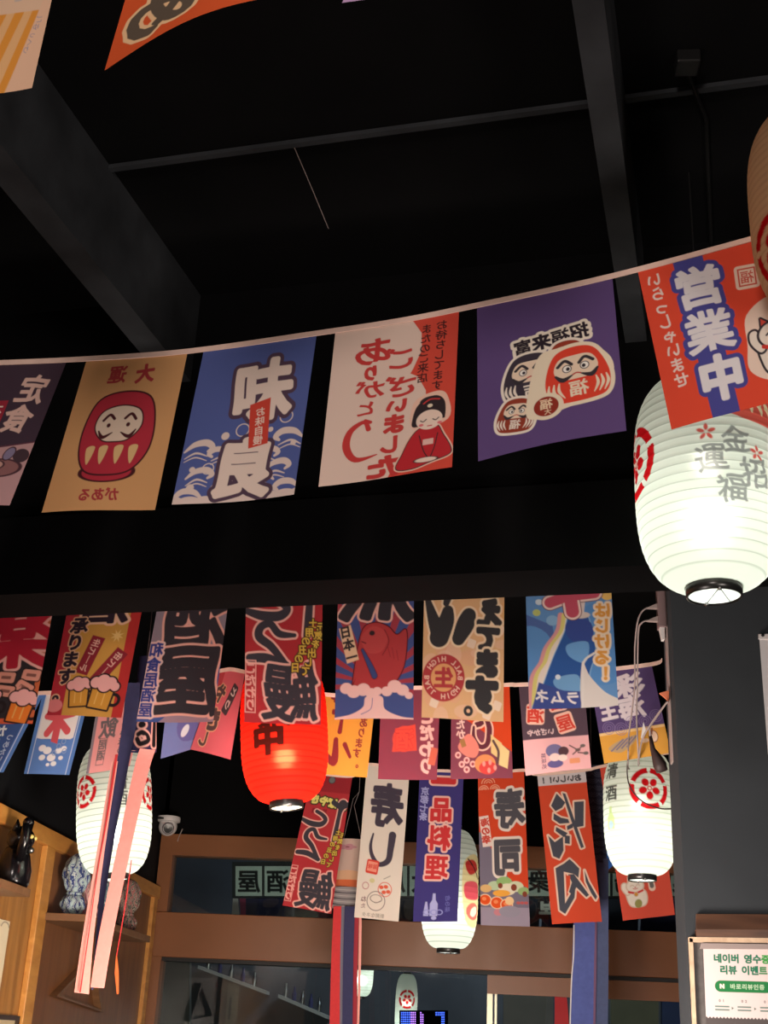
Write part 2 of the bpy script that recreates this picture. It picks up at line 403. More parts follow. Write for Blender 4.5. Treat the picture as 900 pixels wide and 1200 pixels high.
# ------------------------------------------------------------------ shop front
D = FY
zb0, zb1 = 1.945+0.07, 2.27                    # rail between transom and doors
def fz(px, py): return at(px, py, D)[2]
zb1 = fz(480, 1081); zb0 = fz(480, 1134); zg = fz(480, 1013); zt2 = fz(480, 990)
win = thing('window_1', 'wide transom window in a brown metal frame above the door', 'window', (0, D, zb1)); win['kind'] = 'structure'
xl = at(190, 1000, D)[0]-.005
MB().box(xl, D-.05, zg, x_r, D+.08, zt2+.01).box(xl, D-.05, zb1, xl+.09, D+.08, zg).build('window_frame', M_door, win)
MB().box(xl+.05, D+.01, zb1-.02, x_r, D+.016, zg+.02).build('pane', M_glass, win)
struct(MB().box(WX+.001, D, zt2+.01, xl+.02, D+.1, CZ).box(WX+.001, D, 0, xl-.02, D+.1, zt2+.02).box(xl, D, zt2+.01, x_r, D+.1, zt+.05).build('wall_front_upper', M_black))
dr = thing('door_1', 'brown metal framed glass shop door below the transom', 'door', (0, D, 0)); dr['kind'] = 'structure'
MB().box(xl, D-.07, zb0, x_r, D+.1, zb1).build('head_rail', M_door, dr, bevel=.004)
MB().box(xl-.01, D-.05, 0, xl+.085, D+.1, zb0).build('door_jamb', M_door, dr)
MB().box(xl+.08, D-.03, zb0-.022, x_r, D+.1, zb0).build('track', M_gasket, dr)
MB().box(xl+.08, D+.03, 0, at(572, 1160, D)[0]+.03, D+.036, zb0-.01).build('pane', M_glass, dr)
x5 = at(571, 1150, D)[0]; zr = fz(600, 1166); zr1 = zb0-.025
leaf = MB().box(x5, D-.04, zr, x_r, D+.0, zr1).build('leaf_rail', M_door, dr)
MB().box(x5, D-.035, 0, x5+.035, D-.0, zr).box(x5+.048, D-.03, 0, x5+.062, D-.0, zr).build('leaf_stile', mat('pale_aluminium', (176, 172, 150), 0.35, 0.6), dr)
MB().box(x5+.05, D-.022, 0, x_r, D-.016, zr+.01).build('leaf_pane', M_glass, dr)
# black cable duct in the corner by the door
cdt = thing('cable_duct', 'black vertical cable duct in the corner left of the door', 'cable duct', (xl-.03, D-.03, 0))
MB().box(xl-.055, D-.06, 0, xl-.012, D-.005, zt2).build('duct', M_plastic, cdt)
for py in (1021, 1175):
    z = fz(182, py); MB().box(xl-.05, D-.075, z-.014, xl-.018, D-.058, z+.014).build('clip', M_white, cdt, bevel=.003)
# ------------------------------------------------------------------ left wall: oak panelling with shelves
zw = float(atx(87, 991, WX)[2]); zw2 = zw
y_b = float(atx(42, 1080, WX)[1])
struct(MB().box(WX, 0.5, 0, WX+.02, y_b, zw-.01).build('wall_panel_left', M_oak))
struct(MB().box(WX, y_b, 0, WX+.02, D-.1, zw-.01).build('wall_panel_corner', M_walnut))
tz = float(atx(87, 1010, WX)[2])
struct(MB().box(WX, 0.5, tz, WX+.05, D-.07, zw).build('trim_3', M_trimwood, bevel=.004))
struct(MB().box(WX+.02, y_b-.13, 0, WX+.05, y_b, tz).build('trim_4', M_trimwood, bevel=.004))
struct(MB().box(WX+.02, D-.19, 0, WX+.045, D-.1, tz).build('trim_5', M_trimwood))
M_shelf = wood('shelf_wood', (112, 78, 52), (130, 92, 62), 3, (1, 6, 6))
# ------------------------------------------------------------------ right column with what hangs on it
KY = 4.6
kx = float(at(795, 900, KY)[0])
struct(MB().box(kx, KY, 0, 4.4, KY+.22, CZ).build('column_right', M_column))
# ------------------------------------------------------------------ printed banners
PLUM = (78, 62, 74); CRM = (236, 212, 192); INK = (58, 52, 58); WHT = (240, 228, 214)
def daruma(cv, cx, cy, r, col, face=(238, 214, 190), ol=WHT, ow=3.5, rot=0, letter=None, s=1.0):
    """a plain round tumbler doll: hood, pale face with brows and beard, pale ribs on the flanks"""
    t = math.radians(rot)
    def P(x, y): return (cx+r*(x*math.cos(t)-y*math.sin(t)), cy+r*(x*math.sin(t)+y*math.cos(t)))
    out = [P(*q) for q in ((-.55, -.95), (.0, -1.08), (.55, -.95), (.85, -.5), (1.02, .2), (.9, .8), (.5, 1.0), (-.5, 1.0), (-.9, .8), (-1.02, .2), (-.85, -.5))]
    if ol: cv.poly(out, ol, ol, ow, smooth=True)
    cv.poly(out, col, smooth=True)
    cv.poly([P(*q) for q in ((-.5, -.68), (0, -.75), (.5, -.68), (.7, -.25), (.5, .1), (0, .16), (-.5, .1), (-.7, -.25))], face, smooth=True)
    k = INK
    for e in (-1, 1):
        cv.stroke([P(e*.12, -.42), P(e*.32, -.60), P(e*.56, -.42)], r*.11, k)
        cv.ell(*P(e*.28, -.28), r*.12, r*.12, (250, 244, 236), ol=k, ow=r*.03); cv.ell(*P(e*.25, -.27), r*.06, r*.07, k)
        cv.stroke([P(e*.14, .0), P(e*.45, .12), P(e*.66, -.08)], [r*.05, r*.17, r*.08], k)
        for j in (.58, .74, .90): cv.stroke([P(e*j, .22), P(e*(j+.03), .5), P(e*(j-.12), .8)], [r*.04, r*.10, r*.03], ol or CRM)
    cv.stroke([P(-.12, -.02), P(0, -.06), P(.12, -.02)], r*.05, (190, 60, 56))
    if letter: cv.glyph(letter, *P(0, .52), r*.62, ol or CRM, b=.02, rot=rot)
def neko(cv, x, y, s, flip=1, col=(236, 226, 214), k=INK):
    """a beckoning cat: generic white lucky figure"""
    def P(a, b): return (x+flip*a*s, y+b*s)
    cv.poly([P(*q) for q in ((-.62, .05), (-.70, .7), (-.4, 1.25), (.5, 1.25), (.8, .8), (.62, .1))], col, k, s*.09, smooth=True)
    cv.poly([P(*q) for q in ((-.72, -.55), (-.98, -.50), (-1.0, -.1), (-.72, .3), (-.5, .2), (-.62, -.1))], col, k, s*.09, smooth=True)
    cv.poly([P(-.5, -.55), P(-.46, -1.0), P(-.12, -.72)], (214, 80, 66), k, s*.08); cv.poly([P(.5, -.55), P(.46, -1.0), P(.12, -.72)], (214, 80, 66), k, s*.08)
    cv.ell(*P(0, -.28), s*.64, s*.50, col, ol=k, ow=s*.08)
    for e in (-1, 1): cv.stroke([P(e*.36, -.30), P(e*.22, -.38), P(e*.10, -.30)], s*.07, k)
    cv.ell(*P(0, -.18), s*.06, s*.05, (200, 70, 60)); cv.stroke([P(-.18, -.10), P(0, -.05), P(.18, -.10)], s*.05, (200, 70, 60))
    cv.stroke([P(-.55, .12), P(0, .26), P(.55, .12)], s*.16, (206, 60, 52)); cv.ell(*P(0, .36), s*.14, s*.14, (214, 150, 60), ol=k, ow=s*.05)
def mug(cv, x, y, w, h, rot=0, body=(206, 146, 58), foam=(236, 172, 168), k=(40, 30, 32)):
    t = math.radians(rot)
    def P(a, b): return (x+a*w*math.cos(t)-b*h*math.sin(t), y+a*w*math.sin(t)+b*h*math.cos(t))
    cv.ring(*P(.62, .1), w*.26, w*.16, k)
    cv.poly([P(-.5, -.35), P(.5, -.35), P(.46, .5), P(-.46, .5)], body, k, w*.09)
    for q in (-.2, .14): cv.stroke([P(q, -.1), P(q, .36)], w*.05, (226, 180, 100))
    for a, b, r in ((-.42, -.42, .26), (-.1, -.52, .30), (.25, -.48, .28), (.5, -.38, .2), (0, -.36, .3)): cv.ell(*P(a, b), w*r, w*r, foam, ol=k, ow=w*.08)
    for a, b, r in ((-.42, -.42, .26), (-.1, -.52, .30), (.25, -.48, .28), (.5, -.38, .2), (0, -.36, .3)): cv.ell(*P(a, b), w*r, w*r, foam)
# ---- nearest string: three banners at the top edge
def d_orange():
    c = Cv(100, 142, 230, (214, 88, 44)); g = (96, 84, 72)
    c.poly([(20, 50), (60, 40), (95, 60), (88, 100), (60, 112), (34, 96)], (232, 180, 118), smooth=True)
    c.glyph('め', 28, 112, 46, g, b=.045, ol=[(2.6, (238, 196, 150))], wob=.6); c.glyph('す', 56, 70, 36, g, b=.05, ol=[(2.4, (238, 196, 150))])
    c.rect(78, 84, 86, 128, (236, 190, 108), rot=14); c.glyph('お', 70, 28, 36, g, b=.05, ol=[(2.4, (238, 196, 150))]); return c
def d_stripe():
    c = Cv(100, 142, 170, (226, 190, 160))
    c.rect(-4, 78, 104, 146, (228, 178, 124))
    for k in range(9): c.poly([(-34+k*15, 146), (-28+k*15, 146), (-12+k*15, 78), (-20+k*15, 78)], (222, 148, 60))
    c.poly([(78, 146), (104, 146), (104, 60), (94, 60)], (230, 188, 158))
    c.vtext('ごゆっくり', 93, 86, 6, (150, 140, 160), dx=-1.4, b=.0)
    c.vtext('お品書き', 70, 20, 14, (196, 178, 170), b=.02); return c
def d_lilac():
    c = Cv(100, 142, 90, (190, 156, 196)); c.glyph('麺', 50, 50, 50, WHT, b=.03); return c
# ---- first string
def d_teishoku():
    c = Cv(100, 142, 200, (70, 54, 68))
    c.poly([(-5, 86), (40, 88), (105, 80), (105, 150), (-5, 150)], (198, 156, 158)); c.stroke([(-5, 86), (40, 88), (105, 80)], 1.4, (96, 56, 70))
    c.glyph('定', 77, 27, 29, (228, 190, 178), b=.03, rot=6, wob=.3); c.glyph('食', 74, 57, 29, (228, 190, 178), b=.03, rot=6, wob=.3)
    c.rect(40, 38, 58, 74, (160, 46, 62)); c.vtext('本日', 49, 47, 13, WHT)
    c.ell(74, 106, 20, 8, (150, 104, 104), ol=(80, 52, 60), ow=1.4); c.ell(70, 103, 8, 4, (204, 160, 150), ol=(80, 52, 60), ow=1)
    c.ell(92, 94, 8, 6.5, (74, 56, 64), 20); c.ell(80, 92, 4.4, 6, (140, 130, 160), 25, ol=(80, 52, 60), ow=1); return c
def d_tan():
    c = Cv(100, 142, 210, (212, 160, 108)); r = (170, 58, 62)
    c.glyph('大', 63, 17, 18, r, b=.05, rot=-4); c.glyph('運', 36, 16, 18, r, b=.045)
    k = (76, 30, 36); R = (182, 50, 66)
    c.ell(50, 108, 22, 8, R, ol=k, ow=1.4)
    c.poly([(27, 40), (50, 34), (73, 40), (82, 62), (82, 88), (70, 106), (50, 110), (30, 106), (20, 88), (19, 62)], R, k, 1.6, smooth=True)
    c.poly([(33, 52), (50, 47), (67, 52), (71, 66), (62, 78), (50, 80), (38, 78), (29, 66)], (226, 204, 184), k, 1.3, smooth=True)
    for e in (-1, 1):
        c.stroke([(50+e*5, 59), (50+e*10, 55), (50+e*15, 60)], 2.6, k); c.stroke([(50+e*4, 72), (50+e*12, 76), (50+e*17, 70)], [1, 3.4, 1.4], k); c.ell(50+e*9, 65, 1.8, 2, k)
    for x in (30, 42, 56, 69): c.poly([(x-4, 86), (x+4, 85), (x, 101)], (224, 186, 132), smooth=True)
    c.htext('がある', 36, 128, 12, r, b=.035); return c
def waves(c, y0, col, sc_=1.0):
    rnd = random.Random(5)
    for x, y, f, s in ((16, y0, 1, 1.1), (30, y0+6, -1, .9), (86, y0-4, -1, 1.1), (74, y0+10, 1, .9), (20, y0+24, 1, 1), (84, y0+22, 1, 1), (66, y0+30, -1, 1.1), (40, y0+34, 1, .9), (10, y0+42, -1, 1), (90, y0+40, -1, 1)):
        c.stroke([(x-f*13*s, y+4), (x-f*6*s, y-2*s), (x+f*3*s, y-3*s), (x+f*8*s, y+1*s), (x+f*5*s, y+4*s)], [1.6, 4.6*s, 5.4*s, 4.2*s, 2.2], col)
        c.stroke([(x-f*12*s, y+10), (x-f*4*s, y+5*s), (x+f*5*s, y+8*s)], [.8, 1.8, .8], col)
        c.stroke([(x-f*12*s, y+13), (x-f*4*s, y+8.5*s), (x+f*5*s, y+11.5*s)], [.6, 1.2, .6], col)
def d_blue():
    c = Cv(100, 142, 220, (84, 98, 160)); col = (226, 206, 198)
    waves(c, 92, col)
    for x in range(0, 110, 13): c.ell(x, 140, 9, 4.4, col)
    for x, y, r in ((34, 84, 3.4), (12, 128, 3.2), (11, 112, 2.4), (93, 96, 2.4), (72, 82, 2.2)): c.ell(x, y, r, r, col)
    for x, y, r in ((48, 80, 5.4), (24, 112, 4.6), (84, 72, 5.2)): c.ring(x, y, r, .9, col)
    o = [(3.2, (84, 64, 82))]
    c.glyph('味', 60, 45, 52, (232, 212, 200), sy=58, b=.045, ol=o, mir=False, rot=-3, wob=.4)
    c.glyph('良', 53, 113, 52, (232, 212, 200), sy=52, b=.05, ol=o, mir=False, rot=4, wob=.4)
    c.poly([(51, 58), (68, 53), (71, 94), (55, 97)], (204, 70, 56)); c.vtext('お味自慢', 61, 65, 8.4, (238, 214, 200), dx=.4, rot=-6); return c
def d_thanks():
    c = Cv(100, 142, 230, (214, 78, 62)); r = (198, 62, 60)
    c.poly([(-8, -8), (54, -8), (64, 4), (71, 16), (72, 32), (66, 48), (64, 52), (70, 56), (77, 70), (78, 88), (72, 106), (62, 120), (52, 142), (46, 152), (-8, 152)], (230, 204, 190))
    L = dict(b=.03, wob=.5)
    c.glyph('あ', 33, 25, 33, r, sy=26, **L); c.glyph('り', 32, 45, 14, r, b=.07); c.glyph('が', 33, 60, 24, r, sy=17, **L); c.glyph('と', 31, 77, 18, r, sy=14, **L)
    c.stroke([(31, 88), (35, 90)], 3, r); c.stroke([(34, 96), (30, 89), (20, 96), (18, 110), (26, 122), (42, 120)], [4, 3.4, 5, 6, 4.6, 1], r)
    c.glyph('ご', 56, 36, 26, r, sy=21, **L); c.glyph('ざ', 58, 62, 28, r, sy=20, **L); c.glyph('い', 55, 79, 18, r, sy=14, b=.06); c.glyph('ま', 54, 95, 20, r, sy=18, b=.06); c.glyph('し', 52, 113, 17, r, sy=16, b=.06); c.glyph('た', 48, 132, 27, r, sy=21, b=.055)
    c.vtext('お待ちしてます。', 87, 12, 9.2, (60, 34, 34), b=.02, dx=-.2); c.vtext('またのご来店', 75, 13, 9.0, (60, 34, 34), b=.02, dx=-.3)
    # kneeling woman bowing
    k = (52, 42, 46)
    body = [(58, 136), (62, 124), (67, 112), (74, 104), (86, 102), (92, 112), (98, 124), (97, 130), (84, 134), (70, 138)]
    c.poly(body, (238, 196, 176), (238, 196, 176), 1.8, smooth=True); c.poly([(70, 80), (86, 74), (93, 80), (94, 98), (70, 102)], (238, 196, 176), (238, 196, 176), 1.6, smooth=True)
    c.poly(body, (190, 44, 52), k, .7, smooth=True)
    c.poly([(68, 94), (72, 82), (84, 76), (92, 82), (93, 96), (90, 98), (70, 102)], k, smooth=True)
    c.ell(81, 97, 10, 8.6, (240, 214, 198)); c.ell(81, 80.5, 8, 4.4, k); c.stroke([(76, 82), (81, 79), (88, 80)], 1.2, (198, 60, 60)); c.ell(81, 84.6, 2, 1.6, (236, 216, 190))
    for x in (76.5, 86): c.stroke([(x-2.2, 97), (x, 98.2), (x+2.2, 96.4)], .8, k)
    for x in (75, 89): c.ell(x, 101, 1.8, 1.2, (226, 120, 124))
    c.stroke([(80, 102.5), (83, 102.5)], .9, (200, 70, 80))
    c.stroke([(74, 110), (78, 124), (82, 131)], .8, k); c.stroke([(88, 110), (86, 122), (83, 131)], .8, k); c.rect(77, 114, 85, 119, (232, 190, 180)); c.ell(80, 132, 8, 2, (240, 214, 198), ol=k, ow=.4); return c
def d_purple():
    c = Cv(100, 130, 235, (96, 74, 126))
    c.htext('招福来富', 33, 45, 13.5, (46, 36, 46), dy=-1.4, b=.05, ol=[(2.4, (242, 230, 214))], rot=-6)
    daruma(c, 64, 62, 14, (158, 62, 44), ow=2.2, s=1); daruma(c, 38, 72, 19, (62, 54, 66), ow=2, letter='吉')
    daruma(c, 27, 101, 13, (150, 62, 44), ow=2, letter='福', rot=8)
    c.poly([(43, 58), (58, 52), (78, 52), (93, 66), (95, 82), (86, 96), (60, 104), (40, 108), (34, 98)], (240, 224, 198), smooth=True)
    daruma(c, 70, 77, 22, (226, 70, 50), ol=(240, 224, 198), ow=3, letter='福', rot=-4)
    c.ell(48, 99, 12, 11, (240, 224, 198)); c.ell(48, 99, 8.6, 8, (150, 52, 40)); c.glyph('福', 48, 97, 9, (240, 214, 180), b=.02); c.glyph('大', 49, 103.5, 5, (240, 214, 180)); return c
def d_open():
    c = Cv(100, 132, 220, (226, 78, 54)); s = (76, 76, 152)
    c.poly([(28, -4), (52, -4), (56, 140), (34, 140)], s); w = (232, 228, 232); o = [(3.4, s)]
    c.glyph('営', 44, 27, 39, w, sy=35, b=.045, ol=o, wob=.3, mir=False); c.glyph('業', 45, 65, 39, w, sy=35, b=.045, ol=o, wob=.3, mir=False); c.glyph('中', 47, 103, 36, w, sy=36, b=.055, ol=o, mir=False)
    c.vtext('いらっしゃいませ', 11, 12, 12.4, (236, 214, 206), dx=.7, step=.98, b=.025, rot=-5)
    c.rect(73, 19, 92, 39, (238, 214, 196), r=3, rot=4); c.frame(76, 22, 89, 36, 1.2, (206, 74, 56), rot=4); c.glyph('福', 82.5, 29, 11, (206, 74, 56), b=.01, rot=4)
    c.poly([(72, 84), (76, 60), (100, 50), (112, 80), (108, 118), (86, 116), (70, 104)], (240, 216, 200), smooth=True); neko(c, 95, 86, 20); return c
# ---- second string: long banners whose tops vanish behind the bulkhead
def d_meat():
    c = Cv(100, 275, 110, (48, 42, 46)); r = (178, 34, 54); o = (238, 172, 164)
    c.rect(94, -4, 104, 280, (196, 98, 60))
    c.rect(-2, 268, 104, 280, (206, 92, 60))
    c.glyph('楽', 62, 158, 96, r, sy=92, b=.10, ol=[(3.4, o)], wob=1.0); c.glyph('宴', 50, 60, 90, r, sy=92, b=.09, ol=[(3.4, o)])
    for x, y, a in ((88, 212, 8), (82, 228, 30), (58, 214, 6), (60, 232, 10)):
        c.rect(x-11, y-7, x+11, y+7, (220, 150, 132), rot=a, r=3, ol=(40, 30, 30), ow=1.6); c.rect(x-6, y-2, x+6, y+2, (130, 84, 76), rot=a, r=1)
    c.stroke([(70, 262), (78, 226)], 1.6, (220, 150, 140)); mug(c, 82, 256, 26, 34, 10, (226, 120, 44)); mug(c, 40, 252, 26, 36, -8, (214, 140, 60)); return c
def d_beer():
    c = Cv(100, 275, 120, (206, 152, 72)); r = (176, 46, 58)
    c.rect(-4, -4, 20, 280, r); c.rect(86, -4, 104, 280, (188, 52, 50)); k = (48, 34, 46)
    for x, y, q in ((74, 165, 9), (78, 232, 11)): c.poly([(x+q*(1 if i % 2 else .4)*math.cos(i*math.pi/8), y+q*(1 if i % 2 else .4)*math.sin(i*math.pi/8)) for i in range(16)], (236, 196, 124))
    c.glyph('酎', 52, 60, 80, k, b=.08, ol=[(2.5, CRM)]); c.glyph('酒', 52, 122, 66, k, sy=52, b=.10, ol=[(3, (238, 190, 160))])
    for i, (x, y, a, t) in enumerate(((43, 192, 16, '生ビール'), (70, 208, 34, '缶ビール'))):
        c.rect(x-9, y-27, x+9, y+27, (140, 40, 52), rot=a); q = math.radians(a)
        for j, ch in enumerate(t): c.glyph('｜' if ch == 'ー' else ch, x-(-18+j*12)*math.sin(q), y+(-18+j*12)*math.cos(q), 11, (236, 186, 170), b=.02, rot=a)
    for i, ch in enumerate('承ります。'): c.glyph(ch, 21-i*1.6, 149+i*24, 24, k, b=.05, ol=[(1.6, (226, 176, 140))], mir=False)
    mug(c, 38, 246, 24, 32, -6); mug(c, 68, 246, 28, 36, 8); c.ell(8, 262, 11, 9, (222, 130, 130)); return c
def d_sakaya():
    c = Cv(100, 275, 125, (150, 134, 146)); o = (240, 176, 162)
    c.poly([(-5, 190), (50, 196), (105, 184), (105, 280), (-5, 280)], (70, 88, 150)); c.poly([(26, 276), (60, 252), (100, 262), (105, 280), (20, 280)], (160, 132, 146), smooth=True)
    k = (56, 50, 56)
    c.glyph('居', 56, 60, 90, k, sy=86, b=.09, ol=[(3, o)]); c.glyph('酒', 58, 144, 92, k, sy=84, b=.10, ol=[(3, o)], wob=1.6, most=.70); c.glyph('屋', 58, 222, 96, k, sy=92, b=.11, ol=[(3, o)], wob=1.6, most=.70)
    c.vtext('和食居酒屋', 9, 184, 19, (56, 66, 140), b=.04, ol=[(2.6, (236, 196, 190))]); return c
def squiggle(c, s, y0, k, o, ow):
    A = [(0, 14), (22, 20), (44, 20), (54, 12), (46, 4), (30, -2)]
    Bq = [(64, 44), (44, 42), (32, 30), (20, 34), (18, 46), (34, 58), (52, 78)]
    Cq = [(6, 72), (28, 72), (54, 80)]
    for col, e in ((o, ow*2), (k, 0)):
        for L, w in ((A, [8, 12, 12, 10, 9, 8]), (Bq, [5, 9, 9, 10, 11, 10, 8]), (Cq, [10, 12, 9])):
            c.stroke([(x, y0+y*s) for x, y in L], [q+e for q in w], col)
def d_eel(asp=275, y0=126, s=1.0, kh=72, nx=120):
    c = Cv(100, asp, nx, (176, 50, 56)); k = (62, 58, 66); o = (240, 180, 168)
    dark = (150, 40, 48)
    c.rect(-4, -4, 104, 40*asp/300, dark); c.ell(52, 12*asp/300, 7, 7, (110, 110, 110), ol=INK, ow=1.5)
    c.htext('かばやき', 20, 58*asp/300, 22, (226, 214, 120), b=.07, ol=[(3, (60, 56, 40))], dy=3, mir=True)
    c.htext('炭火焼', 24, 84*asp/300, 12, (120, 30, 40), b=.03)
    c.stroke([(88, y0-24), (84, y0-6), (82, y0+22*s), (80, y0+44*s)], [26, 15, 15, 14], o); c.stroke([(88, y0-24), (84, y0-6), (82, y0+22*s), (80, y0+44*s)], [21, 10, 10, 9], k)
    c.stroke([(66, y0-26), (84, y0-18), (104, y0-26)], 12, k)
    squiggle(c, s, y0, k, o, 2.6)
    c.glyph('鰻', 60, asp-kh*.52, 76, k, sy=kh, b=.085, ol=[(2.8, o)], wob=1.4, most=.67)
    for i, ch in enumerate('土用の丑の日'): c.glyph(ch, 88-i*4.5, y0+30*s+i*10.5*s, 12, (222, 190, 80), b=.03, ol=[(1.4, (70, 44, 30))])
    for i, ch in enumerate('元気を出して'): c.glyph(ch, 99-i*4, y0+34*s+i*10.5*s, 12, (222, 190, 80), b=.03, ol=[(1.4, (70, 44, 30))])
    x0, x1, ya, yb = 1, 14, asp-kh-2, asp-12
    c.frame(x0, ya, x1, yb, 1.3, (236, 170, 160)); c.vtext('こだわり', 7.5, ya+(yb-ya)*.15, (yb-ya)*.235, (236, 170, 160), b=.04); return c
def d_fish():
    c = Cv(100, 275, 120, (70, 84, 140)); r = (164, 62, 74); cx, cy = 50, 236
    for k in range(13):
        a = math.radians(-186+k*16); b = math.radians(-186+k*16+7)
        c.poly([(cx, cy), (cx+260*math.cos(a), cy+260*math.sin(a)), (cx+260*math.cos(b), cy+260*math.sin(b))], r)
    k = (56, 52, 58); o = [(2.4, (240, 186, 172))]
    c.glyph('鮮', 50, 46, 86, k, b=.08, ol=o); c.glyph('魚', 52, 116, 100, k, sy=92, b=.115, ol=o)
    c.poly([(32, 176), (48, 164), (66, 168), (78, 178), (90, 172), (90, 200), (84, 222), (66, 244), (44, 246), (20, 246), (26, 228), (22, 236)], (178, 62, 64), (84, 22, 30), 1.4, smooth=True); c.stroke([(62, 172), (68, 186), (60, 202)], .9, (110, 32, 38)); [c.stroke([(66+i*6, 190+i*3), (70+i*5, 204+i*2)], .8, (140, 44, 50)) for i in range(3)]
    c.poly([(32, 180), (46, 168), (60, 172), (66, 184), (58, 198), (44, 200), (36, 194)], (190, 74, 74), smooth=True); c.ell(46, 176, 3.6, 3, (60, 40, 44)); c.stroke([(33, 186), (38, 188)], 1.2, (92, 26, 34))
    c.stroke([(34, 196), (44, 214), (50, 226)], [3, 6, 7], (62, 74, 126), (92, 26, 34), .8)
    c.rect(8, 167, 24, 210, (232, 196, 160), rot=-16); 
    for i, ch in enumerate('日本一'): c.glyph(ch, 11+i*4.6, 174+i*15, 15, (56, 46, 50), b=.045, rot=-12)
    f = (240, 196, 190)
    for x, y, q in ((14, 240, 8), (24, 244, 9), (36, 242, 9), (46, 246, 7), (66, 244, 7), (76, 238, 9), (86, 242, 8), (94, 248, 5), (54, 244, 6)): c.ell(x, y, q, q*.8, f)
    c.poly([(40, 250), (60, 250), (64, 264), (84, 272), (104, 274), (104, 280), (-4, 280), (-4, 274), (20, 270), (36, 262)], f, smooth=True); c.stroke([(48, 252), (46, 264), (34, 270)], .9, (130, 110, 160)); return c
def d_hiball():
    c = Cv(100, 275, 122, (226, 180, 132)); k = (58, 56, 58); o = [(2.6, (242, 214, 180))]
    rnd = random.Random(3)
    for i in range(26): c.ell(rnd.uniform(0, 100), rnd.uniform(100, 275), rnd.uniform(5, 14), rnd.uniform(5, 14), rnd.choice([(232, 176, 100), (236, 196, 170), (228, 168, 140)]), a=.5)
    for x, y in ((95, 175), (92, 258), (60, 190), (15, 258), (80, 268)): c.rect(x-5, y-5, x+5, y+5, (240, 214, 190), r=2, rot=20)
    c.glyph('冷', 46, 66, 90, k, b=.09, ol=o)
    for p_, w_ in (([(2, 128), (12, 160), (20, 180)], [4, 14, 20]), ([(20, 182), (28, 164), (30, 152)], [24, 20, 14]), ([(44, 184), (52, 168), (56, 158)], [16, 22, 18]), ([(34, 122), (28, 142)], [14, 8])):
        c.stroke(p_, [q+5 for q in w_], (242, 214, 180)); 
    for p_, w_ in (([(2, 128), (12, 160), (20, 180)], [4, 14, 20]), ([(20, 182), (28, 164), (30, 152)], [24, 20, 14]), ([(44, 184), (52, 168), (56, 158)], [16, 22, 18]), ([(34, 122), (28, 142)], [14, 8])):
        c.stroke(p_, w_, k)
    for ch, x, y, q in (('さ', 76, 120, 30), ('え', 82, 155, 32), ('て', 80, 184, 30), ('ま', 80, 212, 32), ('す', 74, 246, 40)): c.glyph(ch, x, y, q, k, b=.10, ol=o, most=.67)
    c.ring(57, 265, 4, 3.6, k); 
    b = (178, 62, 66); c.ell(26, 229, 26, 27, b); c.ell(26, 229, 15.5, 16, (226, 164, 110)); c.glyph('生', 26, 229, 24, b, b=.05)
    t = 'HIGH BALL HIGH BALL '
    for i, ch in enumerate(t):
        a = math.radians(-90-i*360/len(t)); c.glyph(ch, 26+20.6*math.cos(a), 229+21.4*math.sin(a), 8.5, (240, 200, 180), b=.02, rot=math.degrees(a)+90)
    return c
def d_ramune():
    c = Cv(100, 275, 125, (104, 152, 206))
    c.poly([(-5, 160), (30, 176), (40, 260), (-5, 200)], (84, 110, 170)); c.ell(86, 200, 40, 50, (92, 146, 206)); c.poly([(-5, 180), (26, 190), (20, 240), (-5, 250)], (98, 150, 208), smooth=True)
    for x, y, r, q in ((15, 147, 4, (214, 226, 236)), (12, 160, 4.6, (196, 204, 120)), (30, 170, 7, (140, 184, 222)), (95, 142, 7, (240, 196, 110))): c.ell(x, y, r, r*.9, q)
    for q, col in ((0, (226, 160, 160)), (4.6, (226, 214, 130)), (9.4, (240, 226, 214))): c.stroke([(40+q, 164), (36+q, 184), (22+q, 204), (16+q, 222), (6+q, 240), (3+q, 276)], [7, 7, 7, 8, 9, 10], col)
    c.poly([(50, 166), (70, 166), (74, 184), (78, 210), (70, 235), (62, 280), (6, 280), (16, 250), (30, 214), (44, 184)], (50, 92, 162), (150, 190, 226), 1.0, smooth=True)
    c.poly([(48, 172), (72, 172), (76, 192), (60, 200), (46, 188)], (60, 80, 152), smooth=True); c.ell(64, 165, 10, 4, (220, 206, 196)); c.rect(58, 146, 68, 164, (226, 210, 206), rot=8)
    c.poly([(46, 200), (70, 198), (66, 222), (48, 214)], (112, 166, 220), smooth=True); c.poly([(30, 240), (56, 236), (58, 256), (34, 252)], (118, 168, 214), smooth=True); c.ell(34, 238, 3, 3, (220, 232, 240))
    c.poly([(12, 244), (40, 254), (62, 256), (58, 280), (2, 280)], (66, 82, 150))
    for i, ch in enumerate('ラムネ'): c.glyph(ch, 50-i*17.5, 263-i*1.5, 16, (240, 232, 232), b=.035)
    c.poly([(62, 222), (70, 238), (86, 258), (104, 270), (104, 280), (62, 280)], (226, 218, 212), smooth=True); c.stroke([(76, 212), (64, 222), (62, 250), (60, 276)], 2.6, (230, 224, 218))
    r = (198, 84, 104); o = (244, 214, 206)
    lob = [((50, 140), (28, 148), 13), ((52, 140), (80, 138), 14), ((52, 142), (54, 160), 15)]
    for A, B_, q in lob: c.stroke([A, B_], q+5, o, (110, 50, 60), .9)
    for A, B_, q in lob: c.stroke([A, B_], q, r)
    c.glyph('氷', 50, 70, 90, r, b=.08, ol=[(3, o)])
    for i, ch in enumerate('はじける！'): c.glyph(ch, 89-i*1.4, 160+i*19, 19, (226, 158, 74), b=.05, ol=[(2.6, (244, 222, 196))], rot=4)
    return c
